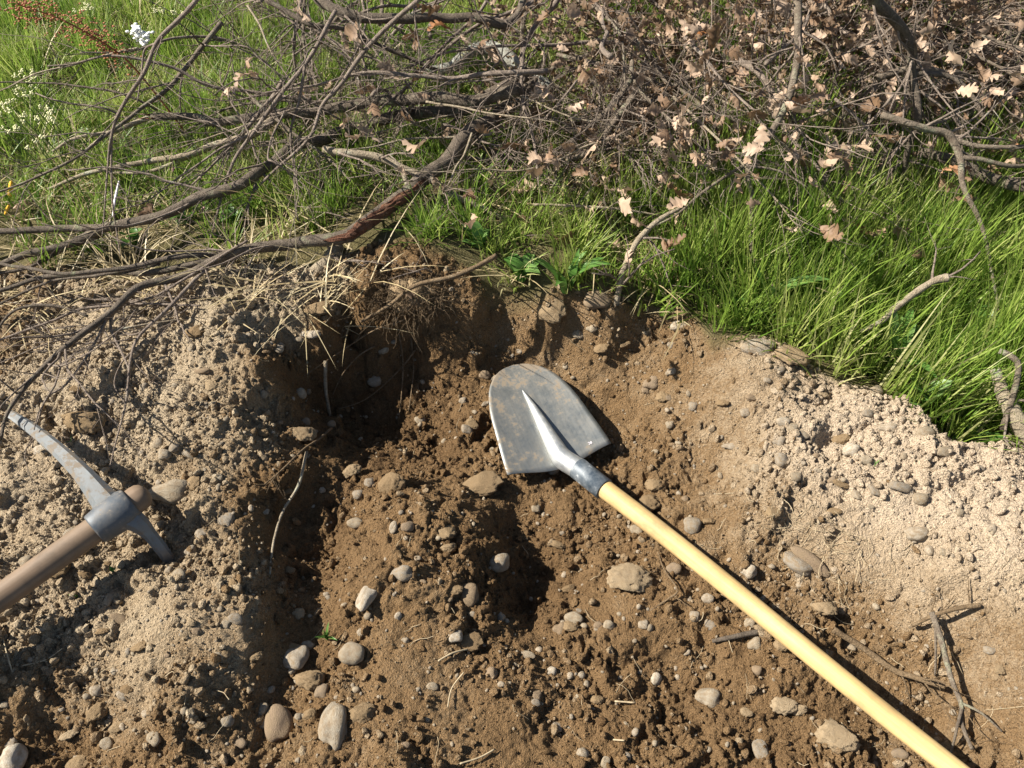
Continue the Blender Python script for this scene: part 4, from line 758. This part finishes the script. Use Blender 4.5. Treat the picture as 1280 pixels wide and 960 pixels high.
weed(955,385,7,.16,'weed with long strap leaves where the bent leafy branch meets the grass',6); weed(1225,530,9,.08,'yellow green leafy weed at the foot of the stump shoot',7,True); weed(600,345,8,.06,'small dark green weed under the pale peeled stick',8,True)
for j, (u, v) in enumerate([(85,200),(110,190),(265,225),(240,290),(300,300),(170,310),(75,205)]): weed(u, v, 9, .055, 'low round leaved weed in the short grass between the fallen boughs', 20+j, True, 'low weeds between the boughs')
for j, (u, v, L) in enumerate([(1010,400,.10),(1060,430,.09),(1215,420,.12),(1245,400,.13),(1030,370,.1),(1180,385,.11),(1140,460,.1),(905,385,.08),(1265,430,.1),(870,350,.08)]): weed(u, v, 8, L, 'leafy weed half hidden among the tall grass blades', 120+j, j % 2 == 0, 'weeds in the tall grass')
for j, (u, v, lb) in enumerate([(97,747,'tiny green seedling in the shadow of the pick handle'),(142,715,'small two leaved seedling beside the pick handle'),(1093,583,'single green sprout on the bright dry bank'),(90,555,'thin green sprout beside the clod under the pick point'),(410,800,'pale grass tuft sprouting from the trench wall')]):
    p = at(u, v); t = thing('seedling', lb, 'seedling', p); r = random.Random(j)
    for k in range(4 if j != 4 else 14): o = link('leaf', (LB if j < 2 else LN)[r.randrange(4)], t); s = r.uniform(.012, .022)*(1 if j != 4 else 2.2); o.scale = (s*.7, s, s); o.rotation_euler = (r.uniform(0, .5), 0, r.uniform(0, 6.28))
def umbel(u, v, z, nb, br, spread, material, label, seed, group=None, name='flower', stem_bend=.03):
    p = px(u, v, z); g = float(Hs(p[0], p[1]+.04)); base = np.array([p[0]+.01, p[1]+.04, g]); t = thing(name, label, 'flower', base, group); r = np.random.default_rng(seed)
    fk = p-np.array([0, -.005, .035]); Pc, Rc = catmull([base, (base+fk)/2+np.array([stem_bend*.3, 0, 0]), fk], [.0018, .0015, .0012], 5); sm_ = MB().add(*tube(Pc-base, Rc, 5))
    fm = MB()
    for j in range(nb):
        q = p+np.array([r.normal(0, spread), r.normal(0, spread*.7), r.normal(0, spread*.3)]); sm_.add(*tube(np.array([fk, q])-base, [.0008, .0006], 4))
        for c in range(9):
            w = q+r.normal(0, br*.45, 3); V, F = ico(1); fm.add(V*br*.36*np.array([1, 1, .55])+w-base, F)
    sm_.build('stem', M['stem'], t); fm.build('petals', M[material], t)
umbel(166,39,.3,7,.016,.019,'petal','flat topped white flower head above the short meadow grass',1)
for j, (u, v) in enumerate([(28,90),(42,97),(20,112),(32,118),(55,135),(15,140),(38,150),(60,148),(8,160),(45,178),(12,125),(200,12),(215,14),(105,5),(95,14)]): umbel(u, v, .22, 4, .007, .014, 'cream', 'small cream flower cluster in the meadow grass', 30+j, 'cream flowers in the meadow')
for j, (u, v) in enumerate([(217,212),(254,263)]): umbel(u, v, .05, 1, .009, .002, 'pink', 'tiny pink clover flower between the fallen boughs', 60+j, 'pink clover flowers')
p0, p1 = px(20, 5, .45), px(150, 68, .28); t = thing('dock_stalk', 'rust red seed stalk leaning over the meadow grass', 'plant', (p1[0]+.12, p1[1]-.02, float(Hs(p1[0]+.12, p1[1]-.02)))); og = np.array(t.location)
Pc, Rc = catmull([og, p1+np.array([.05, 0, -.1]), p1, (p0+p1)/2+np.array([0, 0, .02]), p0], [.003, .0028, .0025, .002, .001], 8); MB().add(*tube(Pc-og, Rc, 5)).build('stem', M['rust'], t); sd_ = MB(); r = np.random.default_rng(2); Vi, Fi = ico(1)
for j in range(520):
    i = r.integers(15, len(Pc)); q = Pc[i]+r.normal(0, .02, 3)*np.array([1, 1, .8]); sd_.add(Vi*r.uniform(.0018, .0042)*np.array([1, 1, .6])+q-og, Fi)
sb = sd_.build('seeds', M['rust'], t, False); sb['kind'] = 'stuff'
def slip(name, label, cat, pts, w, material):
    P = np.array([px(*q) for q in pts]); Pc, _ = catmull(P, [1]*len(P), 5); n = len(Pc); V = []; d = np.array([1, .2, .3]); d /= np.linalg.norm(d)
    for i, q in enumerate(Pc): ww = w*math.sin(math.pi*min(.95, .12+i/n*.85)); V += [q-d*ww, q+np.array([0, -.002, .001]), q+d*ww]
    og = Pc[-1]; F = [(i*3+k, i*3+k+1, i*3+k+4, i*3+k+3) for i in range(n-1) for k in (0, 1)]; o = MB().add(np.array(V)-og, F).build(name, M[material]); o.location = og; md = o.modifiers.new('thick', 'SOLIDIFY'); md.thickness = .0008; return tag(o, label, cat)
slip('white_sliver', 'white sliver caught upright against the hanging twig tips', 'sliver', [(149,226,.15),(146,240,.13),(143,255,.11),(141,272,.09)], .0035, 'strip')
slip('yellow_leaf', 'yellow leaf strip hanging in the brown hollow at the meadow edge', 'leaf', [(14,226,.08),(13,238,.06),(12,250,.04)], .008, 'yellow'); slip('yellow_leaf', 'short yellow leaf tip below the longer yellow strip', 'leaf', [(11,256,.05),(9,262,.04),(7,268,.03)], .006, 'yellow')
